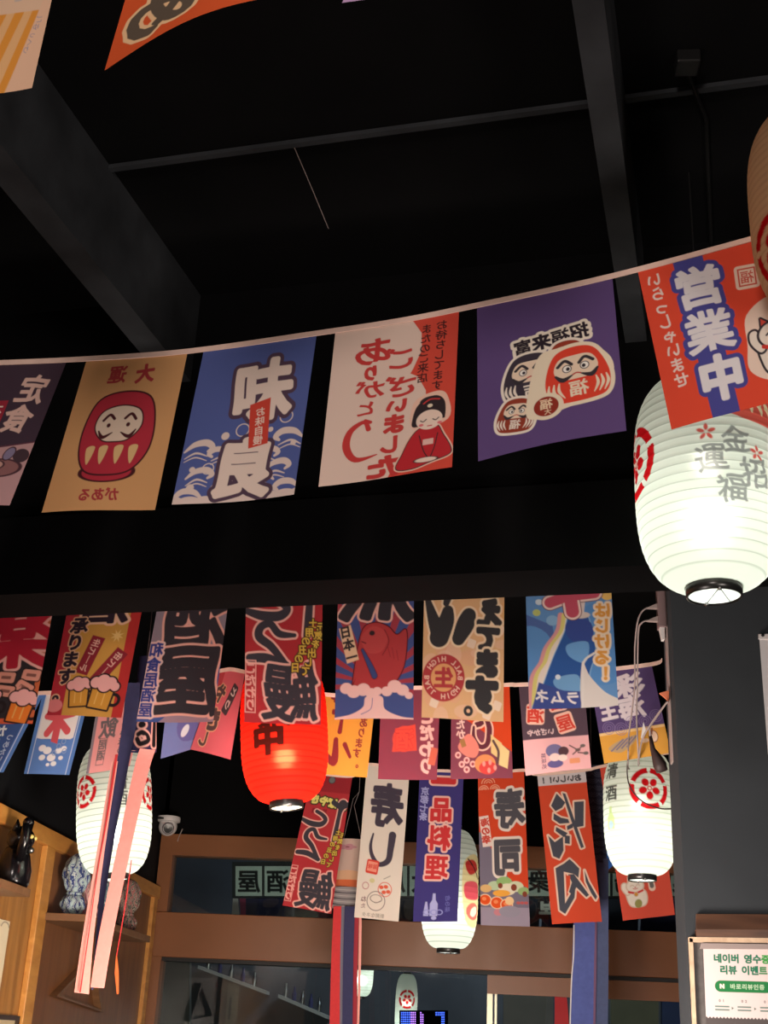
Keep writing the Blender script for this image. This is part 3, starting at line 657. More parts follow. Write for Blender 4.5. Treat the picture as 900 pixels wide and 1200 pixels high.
# ---- third string
def d_blue_edge(a=0):
    c = Cv(100, 140, 100, (84, 124, 190)); c.frame(9, -20, 91, 160, 1.6, (214, 222, 236)); c.rect(10, -5, 88, 80, (226, 220, 220) if not a else (66, 92, 150))
    if a:
        c.rect(12, -5, 88, 150, (62, 88, 146)); c.ell(50, 30, 34, 20, (236, 214, 190)); c.vtext('かき氷', 52, 66, 22, (226, 232, 238), b=.04, dx=-2); c.vtext('つめたい', 76, 78, 13, (190, 206, 230)); return c
    r = (206, 84, 92)
    for A, B_, w in (((50, 40), (30, 70), 14), ((50, 40), (76, 34), 15), ((52, 50), (72, 66), 13), ((48, 40), (50, 92), 15), ((22, 40), (44, 44), 12)): c.stroke([A, B_], w, r)
    c.poly([(10, 78), (40, 84), (64, 90), (90, 76), (90, 150), (10, 150)], (92, 130, 196))
    for x, y, q in ((28, 96, 8), (40, 100, 9), (32, 112, 7), (52, 112, 9), (64, 100, 7), (74, 96, 6), (60, 122, 6), (72, 112, 5), (48, 124, 4)): c.ell(x, y, q, q*.7, (232, 232, 236))
    for x, y in ((70, 84), (62, 92), (76, 100), (56, 104)): c.ring(x, y, 4, 1.4, (140, 160, 200))
    return c
def d_pinkgrey():
    c = Cv(100, 140, 90, (222, 150, 150)); c.rect(-2, -4, 6, 150, (130, 120, 130)); g = (104, 96, 100)
    c.glyph('飲', 32, 66, 38, g, b=.03); c.vtext('のみほうだい', 66, 62, 15, g, b=.03); c.frame(18, 84, 34, 128, 1.2, g); c.vtext('居酒', 26, 94, 18, g, b=.03); return c
def d_odenpink():
    c = Cv(100, 140, 90, (204, 98, 108)); c.rect(-5, -5, 28, 60, (176, 66, 72)); g = (86, 66, 66); o = [(1.6, (222, 170, 130))]
    c.glyph('や', 32, 40, 34, g, b=.06, ol=o); c.glyph('き', 34, 84, 40, g, b=.07, ol=o); c.glyph('し', 24, 118, 26, g, b=.06, ol=o)
    c.rect(58, 20, 78, 74, (70, 56, 60), rot=24, r=4); 
    for i, ch in enumerate('とり'): c.glyph(ch, 74-i*11, 34+i*22, 18, (214, 196, 190), b=.03, rot=24)
    return c
def d_lavender():
    c = Cv(100, 140, 90, (116, 126, 182)); c.poly([(30, 70), (105, 40), (105, 110), (40, 118)], (104, 100, 160), smooth=True)
    c.ell(80, 84, 16, 12, (140, 110, 150)); c.ell(80, 84, 9, 6, (190, 110, 130)); c.ell(42, 98, 7, 12, (220, 220, 230), 20); return c
def d_yellow():
    c = Cv(100, 140, 95, (208, 146, 58)); r = (122, 42, 46)
    c.glyph('ビ', 36, 18, 40, r, b=.08); c.stroke([(40, 44), (38, 66)], [6, 9], r); c.stroke([(2, 92), (30, 118), (32, 80)], [3, 15, 9], r); c.stroke([(50, 88), (62, 108)], [9, 6], r)
    c.vtext('あります。', 82, 50, 17, r, b=.035, dx=-2.4); return c
def d_maroon():
    c = Cv(100, 140, 95, (130, 58, 74)); r = (214, 72, 58)
    c.poly([(26, 62), (60, 56), (64, 96), (22, 98)], None, r, 0); c.ring(42, 78, 19, 1.8, r); c.glyph('酒', 42, 78, 32, r, b=.04, ol=[(.8, (190, 50, 50))])
    c.vtext('こだわり', 80, 44, 25, (232, 176, 168), b=.06); c.rect(86, 92, 98, 118, (196, 96, 76), rot=12); c.rect(10, -4, 34, 34, (196, 140, 110), r=3); return c
def d_oden():
    c = Cv(100, 140, 100, (206, 68, 30)); c.poly([(-5, 30), (105, 104), (105, 150), (-5, 150)], (124, 62, 78))
    c.vtext('あったか', 15, 26, 15.5, (232, 190, 180), b=.04, dx=.5)
    k = (96, 44, 56); o = [(3, (240, 190, 170))]
    c.glyph('お', 50, 12, 34, k, b=.08, ol=o); c.glyph('で', 52, 46, 34, k, b=.08, ol=o); 
    q = [(38, 62), (38, 78), (48, 92), (60, 88), (64, 66), (60, 52)]; c.stroke(q, [9, 11, 12, 13, 14, 12], o[0][1]); c.stroke(q, [4, 6, 7, 8, 9, 7], k)
    for x, y in ((12, 104), (26, 112), (18, 118), (36, 118), (26, 126)): c.ell(x, y, 5, 5, (236, 176, 170)); c.ell(x, y, 2.4, 2.4, (150, 70, 80))
    c.poly([(12, 90), (30, 72), (46, 92), (40, 108), (22, 104)], (222, 130, 116), smooth=True); c.rect(16, 80, 24, 92, (160, 116, 70), rot=-20)
    c.ell(56, 118, 17, 14, (220, 140, 90)); c.ell(60, 124, 14, 10, (206, 70, 66)); 
    for x, y in ((54, 118), (64, 116), (62, 128), (72, 124)): c.ell(x, y, 2.6, 4, (238, 150, 140))
    c.poly([(66, 74), (84, 88), (80, 112), (66, 102)], (220, 190, 130)); c.poly([(82, 88), (96, 100), (92, 126), (78, 120)], (228, 198, 140)); c.stroke([(70, 84), (78, 100), (76, 116)], 4, (96, 70, 70)); return c
def d_izakaya():
    c = Cv(100, 136, 110, (84, 66, 78)); c.rect(-4, 84, 104, 140, (230, 174, 176))
    for ch, x, y, a in (('居', 56, 28, -8), ('酒', 22, 46, 6), ('屋', 66, 62, -14)): c.rect(x-14, y-16, x+14, y+16, (238, 190, 172), rot=a, r=5); c.glyph(ch, x, y, 27, (206, 66, 52), b=.05, rot=a)
    c.htext('いざかや', 12, 74, 10.5, (226, 196, 196), b=.03)
    k = (92, 76, 100); c.ell(46, 104, 13, 10, (116, 110, 150)); c.ell(46, 124, 12, 6, (100, 90, 140)); c.ell(46, 114, 8, 6, (236, 206, 200)); c.ell(60, 106, 8, 7, (84, 60, 66)); c.ell(58, 116, 7, 5, (238, 214, 204)); c.rect(68, 118, 84, 126, (226, 150, 110), r=2)
    for a, b in (((70, 98), (82, 106)), ((74, 112), (90, 100)), ((82, 110), (94, 112))): c.stroke([a, b], 2, (110, 80, 80)); c.ell(*b, 4, 2.6, (110, 100, 96))
    c.vtext('美味処', 29, 110, 8, k); return c
def d_sea():
    c = Cv(100, 136, 110, (88, 70, 116)); w = (226, 214, 220)
    c.rect(-4, 94, 104, 140, (222, 162, 70)); c.rect(-4, 92, 104, 96, (236, 200, 140))
    c.glyph('彩', 58, 26, 48, w, sy=36, b=.05, rot=-4, mir=False); c.glyph('海', 56, 60, 42, w, sy=38, b=.05, rot=-4); c.glyph('王', 20, 62, 26, w, b=.06, rot=-4)
    for x, y in ((16, 86), (34, 90), (52, 82), (72, 84), (90, 78)):
        for q in (3, 6, 9): c.ring(x, y, q, .8, (140, 122, 168))
    c.poly([(10, 116), (30, 106), (56, 102), (50, 112), (28, 124)], (188, 160, 120), smooth=True)
    for k in range(4): c.stroke([(14+k*8, 120-k), (34+k*7, 106-k)], 2, (116, 110, 140))
    c.ell(80, 108, 6, 8, (236, 206, 180), ol=(130, 70, 60), ow=1); c.stroke([(78, 104), (80, 96)], 2.2, (130, 70, 60)); c.ell(66, 112, 7, 3, (236, 206, 180)); return c
# ---- fourth string
def d_sushi_white():
    c = Cv(100, 330, 90, (226, 214, 202)); k = (70, 62, 76)
    c.glyph('寿', 54, 84, 78, k, sy=100, b=.075, wob=1.0)
    q = [(28, 150), (24, 176), (30, 198), (46, 214), (66, 204), (70, 176), (72, 148)]; c.stroke(q, [4, 7, 9, 10, 13, 15, 17], k)
    c.rect(18, 206, 46, 236, (214, 66, 52), rot=6, r=4); c.rect(21, 210, 43, 231, (236, 150, 130), rot=6); c.htext('旨味', 27, 220, 11, (214, 66, 52), b=.03)
    c.ring(64, 266, 15, 1.6, (214, 80, 60)); 
    for x, y in ((56, 262), (66, 260), (72, 270), (62, 272)): c.ell(x, y, 5, 4, (220, 96, 70))
    c.ring(46, 292, 20, 1.6, (110, 96, 96)); c.ring(46, 287, 13, 1.2, (120, 106, 100), ry=8); c.stroke([(36, 292), (46, 296), (56, 291)], 1.2, (120, 106, 100))
    c.ring(20, 262, 7, 1.4, (176, 90, 100)); c.glyph('ね', 18, 290, 13, (110, 60, 70)); c.glyph('た', 18, 304, 11, (110, 60, 70)); c.ell(34, 250, 6, 5, (210, 200, 150)); c.htext('新鮮なネタ', 22, 322, 10, (150, 140, 130)); c.stroke([(60, 244), (74, 236)], 1.4, (130, 120, 110)); return c
def d_dish():
    c = Cv(100, 330, 95, (64, 56, 122)); r = (206, 56, 58); o = [(4, (240, 190, 180))]
    for i, ch in enumerate('一品料理'): c.glyph(ch, 55-i*2.5, 22+i*64, 52, r, sy=56, b=.10, ol=o)
    c.vtext('京都七条', 14, 46, 19, (170, 170, 220), b=.03, dx=-.6)
    w = (176, 176, 224)
    c.poly([(42, 270), (48, 270), (49, 284), (54, 292), (54, 318), (36, 318), (36, 292), (41, 284)], w); c.poly([(26, 288), (30, 288), (32, 300), (34, 318), (22, 318), (24, 300)], w)
    for x in (30, 46, 58): c.ring(x, 310, 7, 2, (150, 150, 210), ry=5)
    c.ell(46, 322, 6, 4, w); c.vtext('旬の味', 76, 280, 12, (110, 110, 180)); return c
def d_sushi_red():
    c = Cv(100, 330, 100, (214, 72, 40)); k = (84, 82, 90); o = [(4.5, (232, 218, 208))]
    c.poly([(-5, 130), (60, 230), (105, 260), (105, 340), (-5, 340)], (120, 112, 130), smooth=True); c.rect(-4, 292, 104, 340, (156, 144, 162))
    for x, y, r in ((22, 22, 14), (12, 36, 10), (36, 36, 10)):
        for q in (r, r*.62, r*.3): c.ring(x, y, q, 2, (240, 170, 140), 180, 360)
    c.glyph('寿', 66, 80, 66, k, sy=88, b=.10, ol=o, wob=1.0); c.glyph('司', 58, 184, 62, k, sy=82, b=.10, ol=o, mir=True)
    c.rect(4, 94, 24, 162, (236, 214, 206), rot=-6); c.vtext('海の幸', 13, 108, 19, (206, 66, 50), dx=1, b=.05, rot=-6)
    for x, y, q, col in ((30, 246, 14, (186, 206, 170)), (50, 238, 16, (150, 186, 120)), (74, 248, 16, (210, 214, 180)), (90, 258, 12, (150, 180, 120)), (56, 254, 18, (230, 220, 196)), (12, 252, 12, (222, 180, 120))): c.ell(x, y, q, q*.7, col)
    for x, y, q in ((42, 246, 5), (70, 250, 6), (92, 264, 5)): c.ell(x, y, q, q*1.2, (132, 66, 48))
    for x, y, q in ((10, 276, 11), (34, 282, 12), (54, 286, 11)): c.ell(x, y, q, q*.95, (226, 84, 34), ol=(240, 206, 170), ow=2); c.ell(x-2, y-2, q*.4, q*.35, (240, 140, 90))
    c.ell(44, 262, 18, 7, (238, 170, 70)); c.ell(60, 278, 9, 9, (238, 200, 150)); c.ell(36, 302, 9, 7, (200, 130, 140)); c.ell(60, 300, 22, 12, (150, 144, 160)); 
    for x in (78, 86, 94): c.ell(x, 282, 4, 3, (190, 90, 90))
    return c
def d_yakiniku():
    c = Cv(100, 300, 105, (218, 80, 52)); k = (78, 80, 92); o = (240, 210, 190)
    c.rect(-4, 2, 104, 24, (214, 206, 210)); c.htext('おいしい！！', 8, 13, 15, (60, 56, 60), b=.05)
    P = [[(36, 42), (52, 62), (44, 72), (30, 78), (22, 66)], [(26, 82), (40, 92), (54, 96), (56, 104), (36, 104), (24, 94)], [(28, 110), (50, 124), (42, 132), (26, 118)], [(10, 126), (22, 140), (40, 130), (38, 158), (28, 174), (16, 168)], [(70, 62), (90, 62), (84, 112), (66, 114)], [(48, 42), (54, 44), (80, 154), (74, 156), (60, 100)], [(50, 110), (64, 104), (62, 114), (50, 118)], [(44, 128), (54, 130), (52, 146), (42, 144)]]
    for q in P: c.poly(q, o, o, 3.4)
    for q in P: c.poly(q, k)
    Q = [[(18, 192), (36, 184), (48, 176), (56, 184), (66, 196), (62, 214), (54, 206), (34, 200), (30, 262), (46, 240), (54, 232), (50, 252), (28, 282), (18, 274)], [(42, 206), (54, 206), (80, 248), (74, 252), (56, 232), (46, 246), (40, 240), (48, 222)], [(76, 200), (82, 222), (96, 252), (92, 258), (84, 244), (76, 222)]]
    for q in Q: c.poly(q, o, o, 3.4)
    for q in Q: c.poly(q, k)
    c.poly([(38, 208), (46, 208), (44, 226), (36, 244)], (218, 80, 52)); return c
def d_cat():
    c = Cv(100, 300, 95, (216, 84, 66)); k = (110, 106, 104); o = (236, 206, 190)
    c.glyph('焼', 60, 60, 70, k, b=.08, ol=[(3, o)]); c.glyph('鳥', 60, 140, 70, k, b=.08, ol=[(3, o)])
    c.stroke([(62, 205), (64, 246)], [10, 13], o); c.stroke([(62, 205), (64, 243)], [5, 8], k); c.stroke([(80, 210), (92, 196)], 10, o); c.stroke([(80, 210), (92, 196)], 5, k)
    neko(c, 32, 246, 24, k=(214, 190, 170)); c.ell(34, 272, 7, 8, (150, 150, 90), 20); return c
S1, S2, S3, S4, S0 = ('banners on the nearest string', 'long banners on the second string', 'banners on the third string', 'long banners on the fourth string', 'banners at the top of the view')
def up(q, k):                                  # lengthen a banner upwards, to where it hangs out of sight
    TL, TR, BR, BL = [np.array(p, float) for p in q]; return [TL+(TL-BL)*k, TR+(TR-BR)*k, BR, BL]
def hang(q, Y, cv, name, label, grp, beams=False, amp=.006, seed=0, curl=0.0):
    f = atb if beams else at
    return banner(name, cv, [f(p[0], p[1], Y) for p in q], label, grp, amp, seed, curl=curl)
def tape(name, pts, Y, label, h, beams=False):
    """a hemmed cream tape that the banners are sewn to"""
    f = atb if beams else at; P = [f(x, y, Y) for x, y in pts]
    P = catmull(np.array(P), 6); nrm = (bw(0, 1, 0) if beams else np.array([0, 1.0, 0]))*0.003
    m = MB()
    for a, b in zip(P, P[1:]):
        m.slab([a-[0, 0, h*.35], b-[0, 0, h*.35], b+[0, 0, h*.65], a+[0, 0, h*.65]], nrm)
    o = m.build(name, M_tape); return tag(o, label, 'banner string', None)
# nearest, at the top edge
Y0 = 1.45
def hang0(BL, BR, cv, lab, sd, curl=0.0, h=.28):
    A, B = atb(*BL, Y0), atb(*BR, Y0); A2, B2 = atb(BL[0]+20, BL[1]-60, Y0), atb(BR[0]+14, BR[1]-60, Y0)
    zt_ = 3.36; TL = A+(A2-A)*(zt_-A[2])/(A2[2]-A[2]); TR = B+(B2-B)*(zt_-B[2])/(B2[2]-B[2])
    banner('banner', cv, [TL, TR, B, A], lab, S0, .010, sd, curl=curl); return TL, TR
e0 = hang0((-104, 135), (36, 101), d_stripe(), 'cream banner with slanting orange stripes in the top left corner', 2)
e1 = hang0((117, 74), (331, -14), d_orange(), 'orange banner with a dark brushed letter, hanging into the top edge', 1, .05)
e2 = hang0((402, 6), (588, -46), d_lilac(), 'pale lilac banner of which only a corner tip shows at the top edge', 3)
def tape3(P, label, h, nrm):
    m = MB(); nrm = np.asarray(nrm)
    for a, b in zip(P, P[1:]): m.slab([a-[0, 0, h*.35]-nrm*1.4, b-[0, 0, h*.35]-nrm*1.4, b+[0, 0, h*.65]-nrm*1.4, a+[0, 0, h*.65]-nrm*1.4], nrm)
    return tag(m.build('banner_string', M_tape), label, 'banner string')
tape3([e0[0]+(e0[0]-e0[1]), *e0, *e1, *e2, e2[1]+(e2[1]-e2[0])], 'cream tape above the top edge carrying the orange banner', .02, bw(0, .003, 0))
R1 = 2.6
hang([(-40, 428), (78, 424), (11, 592), (-108, 594)], R1, d_teishoku(), 'banner', 'plum and pink banner cut off by the left edge, first on its string', S1, True, .006, 1)
hang([(101, 424), (220, 412), (181, 597), (49, 601)], R1, d_tan(), 'banner', 'tan banner with a plain red tumbler doll, left of the blue wave banner', S1, True, .008, 2)
hang([(239, 410), (371, 393), (345, 580), (202, 592)], R1, d_blue(), 'banner', 'blue banner with white waves and a small red label', S1, True, .008, 3)
hang([(393, 390), (538, 362), (530, 548), (373, 570)], R1, d_thanks(), 'banner', 'white and red banner with red script and a kneeling bowing woman', S1, True, .008, 4)
hang([(559, 358), (717.5, 324), (734, 504), (560, 540)], R1, d_purple(), 'banner', 'purple banner with a cluster of round tumbler dolls', S1, True, .008, 5)
hang([(747, 316), (893, 279), (932, 463), (787, 504)], R1, d_open(), 'banner', 'bright orange red banner with a blue stripe and a white beckoning cat', S1, True, .006, 6)
tape('banner_string', [(-60, 427), (0, 425.5), (101, 421), (221, 412), (371, 391), (470, 376), (560, 358), (717, 324), (893, 277), (990, 250)], R1-.004, 'long cream tape crossing the view above the bulkhead', .014, True)
R2 = 4.3
K2 = .86
tops = []
for q, dz, lab, sd in (
  ([(-34, 726), (61, 720), (38, 848), (-58, 851)], d_meat, 'black banner with a big red brushed letter at the left edge', 1),
  ([(78, 720), (166, 716), (142, 841), (55, 838)], d_beer, 'gold banner with red borders and two foaming beer mugs', 2),
  ([(184, 715), (267, 710), (250, 846), (160, 846)], d_sakaya, 'grey and blue banner filled with huge black letters', 3),
  ([(288, 708), (378, 708), (376, 850), (286, 846)], d_eel, 'red banner with black squiggle writing in front of the red lantern', 4),
  ([(396, 700), (485, 699), (484.5, 843), (392, 843)], d_fish, 'blue banner with red sun rays and a leaping red fish', 5),
  ([(497, 699), (591, 694), (590, 846), (494, 841)], d_hiball, 'beige banner with black brush letters and a round red badge', 6),
  ([(616, 692), (716, 688), (724.5, 827), (620, 831)], d_ramune, 'sky blue banner with a blue bottle and rainbow', 7)):
    tops += [tuple(v) for v in up(q, K2)[:2]]
    hang(up(q, K2), R2, dz(), 'long_banner', lab, S2, False, .008, sd)
tape('banner_string', tops+[(tops[-1][0]+60, tops[-1][1]-6)], R2-.004, 'cream tape behind the bulkhead carrying the long banners', .018)
R3 = 5.0
for q, dz, lab, sd in (
  ([(-14, 816), (52, 812), (4, 905), (-48, 906)], lambda: d_blue_edge(1), 'dark blue banner with a white edge line at the left edge, lower row', 1),
  ([(50, 813), (106, 812), (81, 908), (28, 907)], d_blue_edge, 'white and blue banner with a red brushed sign below the beer banner', 2),
  ([(117, 808), (176, 806), (152, 898), (101, 907)], d_pinkgrey, 'pale pink banner with grey writing above the left white lantern', 3),
  ([(198, 805), (256, 790), (250, 870), (188, 889)], d_lavender, 'lavender blue banner with a round printed roll, beside the pink one', 4),
  ([(256, 784), (287, 788), (270, 890), (223, 878)], d_odenpink, 'tilted rose banner left of the red lantern', 5),
  ([(378, 814), (441, 812), (430, 911), (372, 907)], d_yellow, 'golden yellow banner with maroon brush strokes', 6),
  ([(447, 808), (516, 806), (512, 914), (443, 913)], d_maroon, 'maroon banner with a round red seal', 7),
  ([(529, 806), (597, 803), (601, 912), (528, 913)], d_oden, 'orange and maroon banner with printed simmered food', 8),
  ([(608, 803), (684, 800), (693, 900), (616, 909)], d_izakaya, 'plum and pink banner with three red letter tiles', 9),
  ([(690, 789), (763.5, 779), (786, 882), (708, 895)], d_sea, 'purple banner with a yellow foot behind the grey cords', 10)):
    hang(q, R3+(0.004 if sd == 4 else 0), dz(), 'banner', lab, S3, False, .006, sd)
tape('banner_string', [(-40, 817), (-14, 816), (52, 812.5), (106, 811.5), (117, 808), (176, 806), (198, 804), (256, 787), (287, 788), (378, 814), (441, 812), (447, 808), (516, 806), (529, 806), (597, 803), (608, 803), (684, 799), (690, 789), (763.5, 779), (776, 774)], R3-.004, 'cream tape of the third row ending at the grey trunking', .016)
R4 = 7.0
tops = []
for q, dz, lab, sd, y in (
  ([(366, 906), (413, 910), (388, 1071), (331, 1061)], lambda: d_eel(300, 88, 1.28, 88, 90), 'narrow red banner with black squiggle writing above the shop door', 1, R4),
  ([(430, 896), (480, 904), (467, 1080), (415, 1075)], d_sushi_white, 'narrow white banner with dark brush letters and a rice bowl sketch', 2, R4),
  ([(492, 903), (543.5, 905), (536, 1080), (484, 1080)], d_dish, 'narrow navy banner with a column of red letters', 3, R4),
  ([(560, 908), (614, 903), (621, 1086), (563.5, 1084)], d_sushi_red, 'narrow orange red banner with grey letters over a dish of fish roe', 4, R4),
  ([(629.5, 908), (686, 903), (705.5, 1080), (647, 1083)], d_yakiniku, 'narrow vermilion banner with a white strip across its top', 5, R4),
  ([(703, 899), (766, 886), (791, 1072), (730, 1079)], d_cat, 'salmon red banner with a white cat behind the right white lantern', 6, R4)):
    tops += q[:2]
    hang(q, y, dz(), 'long_banner', lab, S4, False, .008, sd)
tape('banner_string', [(330, 903)]+tops+[(800, 880)], R4-.004, 'cream tape above the shop door carrying the narrow banners', .016)
ST4 = bpy.data.objects['banner_string.004']
for px_, py_ in ((335, 902), (800, 880)): MB().tube([at(px_, py_, R4), np.append(at(px_, py_, R4)[:2], CZ)], .002, 6).build('hanger_cord', M_plastic, ST4)
# ------------------------------------------------------------------ lanterns
def lantern_paper():
    """thin paper: part of the lamp light is scattered evenly, part keeps going roughly straight on"""
    m = print_mat('lantern_paper', 'paper', 0.74, 0.7); nt = m.node_tree; out = nt.nodes['Material Output']
    a = [n for n in nt.nodes if n.type == 'VERTEX_COLOR'][0]; old = out.inputs['Surface'].links[0].from_node
    r = nt.nodes.new('ShaderNodeBsdfRefraction'); r.distribution = 'GGX'; r.inputs['Roughness'].default_value = 0.55; r.inputs['IOR'].default_value = 1.25
    mx = nt.nodes.new('ShaderNodeMixShader'); mx.inputs[0].default_value = 0.30
    nt.links.new(a.outputs['Color'], r.inputs['Color']); nt.links.new(old.outputs[0], mx.inputs[1]); nt.links.new(r.outputs[0], mx.inputs[2]); nt.links.new(mx.outputs[0], out.inputs['Surface'])
    return m
M_lp = lantern_paper()
M_opening, _nt, _b = nodes('opening_glow_white'); _t = _nt.nodes.new('ShaderNodeBsdfTranslucent'); _t.inputs['Color'].default_value = (.95, .97, .95, 1)
_x = _nt.nodes.new('ShaderNodeMixShader'); _x.inputs[0].default_value = .9; _b.inputs['Base Color'].default_value = (.9, .92, .9, 1)
_nt.links.new(_b.outputs[0], _x.inputs[1]); _nt.links.new(_t.outputs[0], _x.inputs[2]); _nt.links.new(_x.outputs[0], _nt.nodes['Material Output'].inputs['Surface'])
M_bulb = mat('bulb', (255, 250, 240), 0.3, emit=(255, 246, 232), es=6.0)
def lantern(label, cx, top, bot, hw, Y, draw, watts, tint=(.96, 1, .90), tilt=0.0, ringw=0.38, nx=300, cord=None, ribs=20, group=None, p=3.3, name='paper_lantern', ringh=None):
    c = at(cx, (top+bot)/2, Y); m = ppm(Y, cx, (top+bot)/2); R = hw*m
    H = (bot-top)*m/math.cos(math.radians(20)); rr = R*ringw
    M = Matrix.Translation(Vector(c)) @ Matrix.Rotation(math.radians(tilt), 4, 'Y') @ Matrix.Rotation(-math.atan2(c[0], c[1]), 4, 'Z')
    T = thing(name, label, 'lantern', tuple(c), group)
    cv = Cv(100.0, 100*H/(2*math.pi*R), nx, (238, 242, 232), mir=False); draw(cv)
    def pos(u, v):
        s = 2*v-1; r = rr+(R-rr)*np.sqrt(np.clip(1-np.abs(s)**p, 0, 1))
        r = r-0.011*R*np.abs(np.cos(math.pi*ribs*v))**6*np.clip(r/R, .5, 1)
        f = (u-.5)*2*math.pi
        P = np.stack([r*np.sin(f), -r*np.cos(f), -s*H/2], -1)
        A = np.array(M); return P@A[:3, :3].T+A[:3, 3]
    link('lantern_body', sheet_mesh('lantern_body', cv, pos), M_lp, T)
    def part(mb, nm, mt, par=T, sm=True):
        for v in mb.b.verts: v.co = M @ v.co
        return mb.build(nm, mt, par, smooth=sm)
    h = ringh or 0.10*R*2
    band = lambda z0, z1: MB().lathe([(rr, z1), (rr*1.02, (z0+z1)/2), (rr, z0), (rr*.93, z0), (rr*.93, z1), (rr, z1)], (0, 0, 0), 40)
    rb = part(band(-H/2-h*.75, -H/2+h*.25), 'bottom_ring', M_plastic)
    dv = MB().lathe([(0, -H/2-h*.62), (rr*.94, -H/2-h*.62)], (0, 0, 0), 40); part(dv, 'opening_glow', M_opening, rb)  # added white disc, stands in for the bright inside seen through the ring
    rt_ = part(band(H/2-h*.25, H/2+h*.6), 'top_ring', M_plastic)
    part(MB().tube([(-rr*.3, rr*.85, -H/2-h*.66), (rr*.2, -rr*.9, -H/2-h*.66)], .0012, 6).tube([(rr*.55, rr*.7, -H/2-h*.66), (rr*.2, -rr*.9, -H/2-h*.66)], .0012, 6)
         .ball((rr*.2, -rr*.9, -H/2-h*.7), .006).ball((-rr*.3, rr*.85, -H/2-h*.7), .006), 'wire_spokes', M_steel, rb)
    part(MB().tube([(-rr, 0, H/2+h*.4), (-rr*.6, 0, H/2+h*2.2), (0, 0, H/2+h*3), (rr*.6, 0, H/2+h*2.2), (rr, 0, H/2+h*.4)], .002, 6), 'handle', M_steel, rt_)
    cz = cord if cord is not None else CZ
    if cz > c[2]+H/2+h*3+.03: part_c = MB().tube([M @ Vector((0, 0, H/2+h*3)), (c[0], c[1], cz)], .0025, 6).build('hanging_cord', M_plastic, T)
    if watts > 0:
        so = part(MB().lathe([(0, H*.30), (.016, H*.30), (.016, H*.14), (.010, H*.13), (0, H*.13)], (0, 0, 0), 16), 'bulb_socket', M_plastic)
        part(MB().ball((0, 0, H*.06), .026, 16), 'light_bulb', M_bulb, so)
        l = bpy.data.lights.new('lantern_light', 'POINT'); l.energy = watts; l.color = tint; l.shadow_soft_size = 0.03
        o = bpy.data.objects.new('lantern_light', l); COL.objects.link(o); o.parent = T; o.location = M.to_3x3() @ Vector((0, 0, -H*.20))
    return T
RED = (206, 22, 30); GL = (176, 182, 170)
def riblines(cv, n, w, c):
    for k in range(1, n): cv.rect(0, cv.H*k/n-w/2, 100, cv.H*k/n+w/2, c)
def crest(cv, x, y, r):
    for k in range(5): cv.ring(x, y, r*.86, r*.26, RED, k*72-90+5, k*72-90+67)
    for k in range(5):
        a = math.radians(k*72-54)
        cv.ell(x+r*.34*math.cos(a), y+r*.34*math.sin(a), r*.20, r*.17, RED, k*72-54)
    cv.ell(x, y, r*.07, r*.07, (240, 230, 215), ol=RED, ow=r*.05)
def flower(cv, x, y, r, c=(214, 92, 84)):
    for k in range(5):
        a = math.radians(k*72-90); cv.ell(x+r*.6*math.cos(a), y+r*.6*math.sin(a), r*.42, r*.22, c, k*72-90)
def d_big(cv):
    H = cv.H; riblines(cv, 24, .16, GL); k = 100/(2*math.pi)
    crest(cv, 29.6, H*.44, 8.6)
    # the red doll printed at the top
    cv.poly([(50, H*.12), (74, H*.12), (76, H*.27), (68, H*.34), (58, H*.33), (50, H*.26)], (226, 96, 84), smooth=True)
    for q in (59, 62, 65): cv.stroke([(q+1, H*.18), (q+1.8, H*.24), (q+2.4, H*.29)], [1, 1.8, .5], (244, 226, 190))
    g = (150, 152, 150)
    for ch, x, y, sz in (('金', 56.5, .44, 6.6), ('運', 51.0, .53, 6.8), ('招', 60.8, .585, 7.2), ('福', 55.2, .665, 6.6)):
        cv.glyph(ch, x, H*y, sz, g, b=.02, rot=-8, wob=.2)
    flower(cv, 50.3, H*.41, 2.0); flower(cv, 61.5, H*.49, 1.8)
def d_left(cv):
    H = cv.H; riblines(cv, 22, .35, GL); crest(cv, 35, H*.40, 7); crest(cv, 69, H*.42, 7)
    cv.vtext('清酒', 52, H*.35, 7, (90, 90, 86), b=.02)
def d_mid(cv):
    H = cv.H; riblines(cv, 22, .35, GL); c = (226, 104, 96)
    cv.poly([(58, H*.30), (74, H*.26), (76, H*.76), (60, H*.78)], (238, 214, 160), smooth=True)
    cv.poly([(59, H*.30), (66, H*.27), (70, H*.34), (62, H*.40)], (206, 60, 56), smooth=True)
    cv.poly([(59, H*.47), (70, H*.46), (72, H*.58), (60, H*.60)], (222, 84, 96), smooth=True)
    cv.ell(66, H*.70, 6, 4.5, (226, 110, 100)); cv.ell(66.5, H*.70, 3.6, 2.4, (244, 222, 200), -30)
    cv.stroke([(61, H*.27), (66, H*.34), (71, H*.42)], .9, (80, 40, 40))
def d_right(cv):
    H = cv.H; riblines(cv, 22, .4, (196, 204, 186)); crest(cv, 54.5, H*.36, 9.0)
    for ch, y in (('清', .13), ('酒', .31)): cv.glyph(ch, 35.6, H*(y+.07), 8.5, (84, 84, 80), b=.03, sy=7)
    cv.poly([(34.6, H*.49), (36.4, H*.49), (36.4, H*.54), (37.8, H*.58), (37.8, H*.67), (33.2, H*.67), (33.2, H*.58), (34.6, H*.54)], (206, 220, 158))
    cv.ell(35.5, H*.635, 1.5, 1.7, (184, 206, 226))
def d_red(cv):
    cv.img[:] = lin((224, 30, 20)); riblines(cv, 24, .3, (190, 18, 12)); H = cv.H
    for ch, x, y in (('営', 46, .22), ('業', 46, .44), ('中', 43.5, .62)): cv.glyph(ch, x, H*y, 13, (52, 14, 12), b=.06, sy=12)
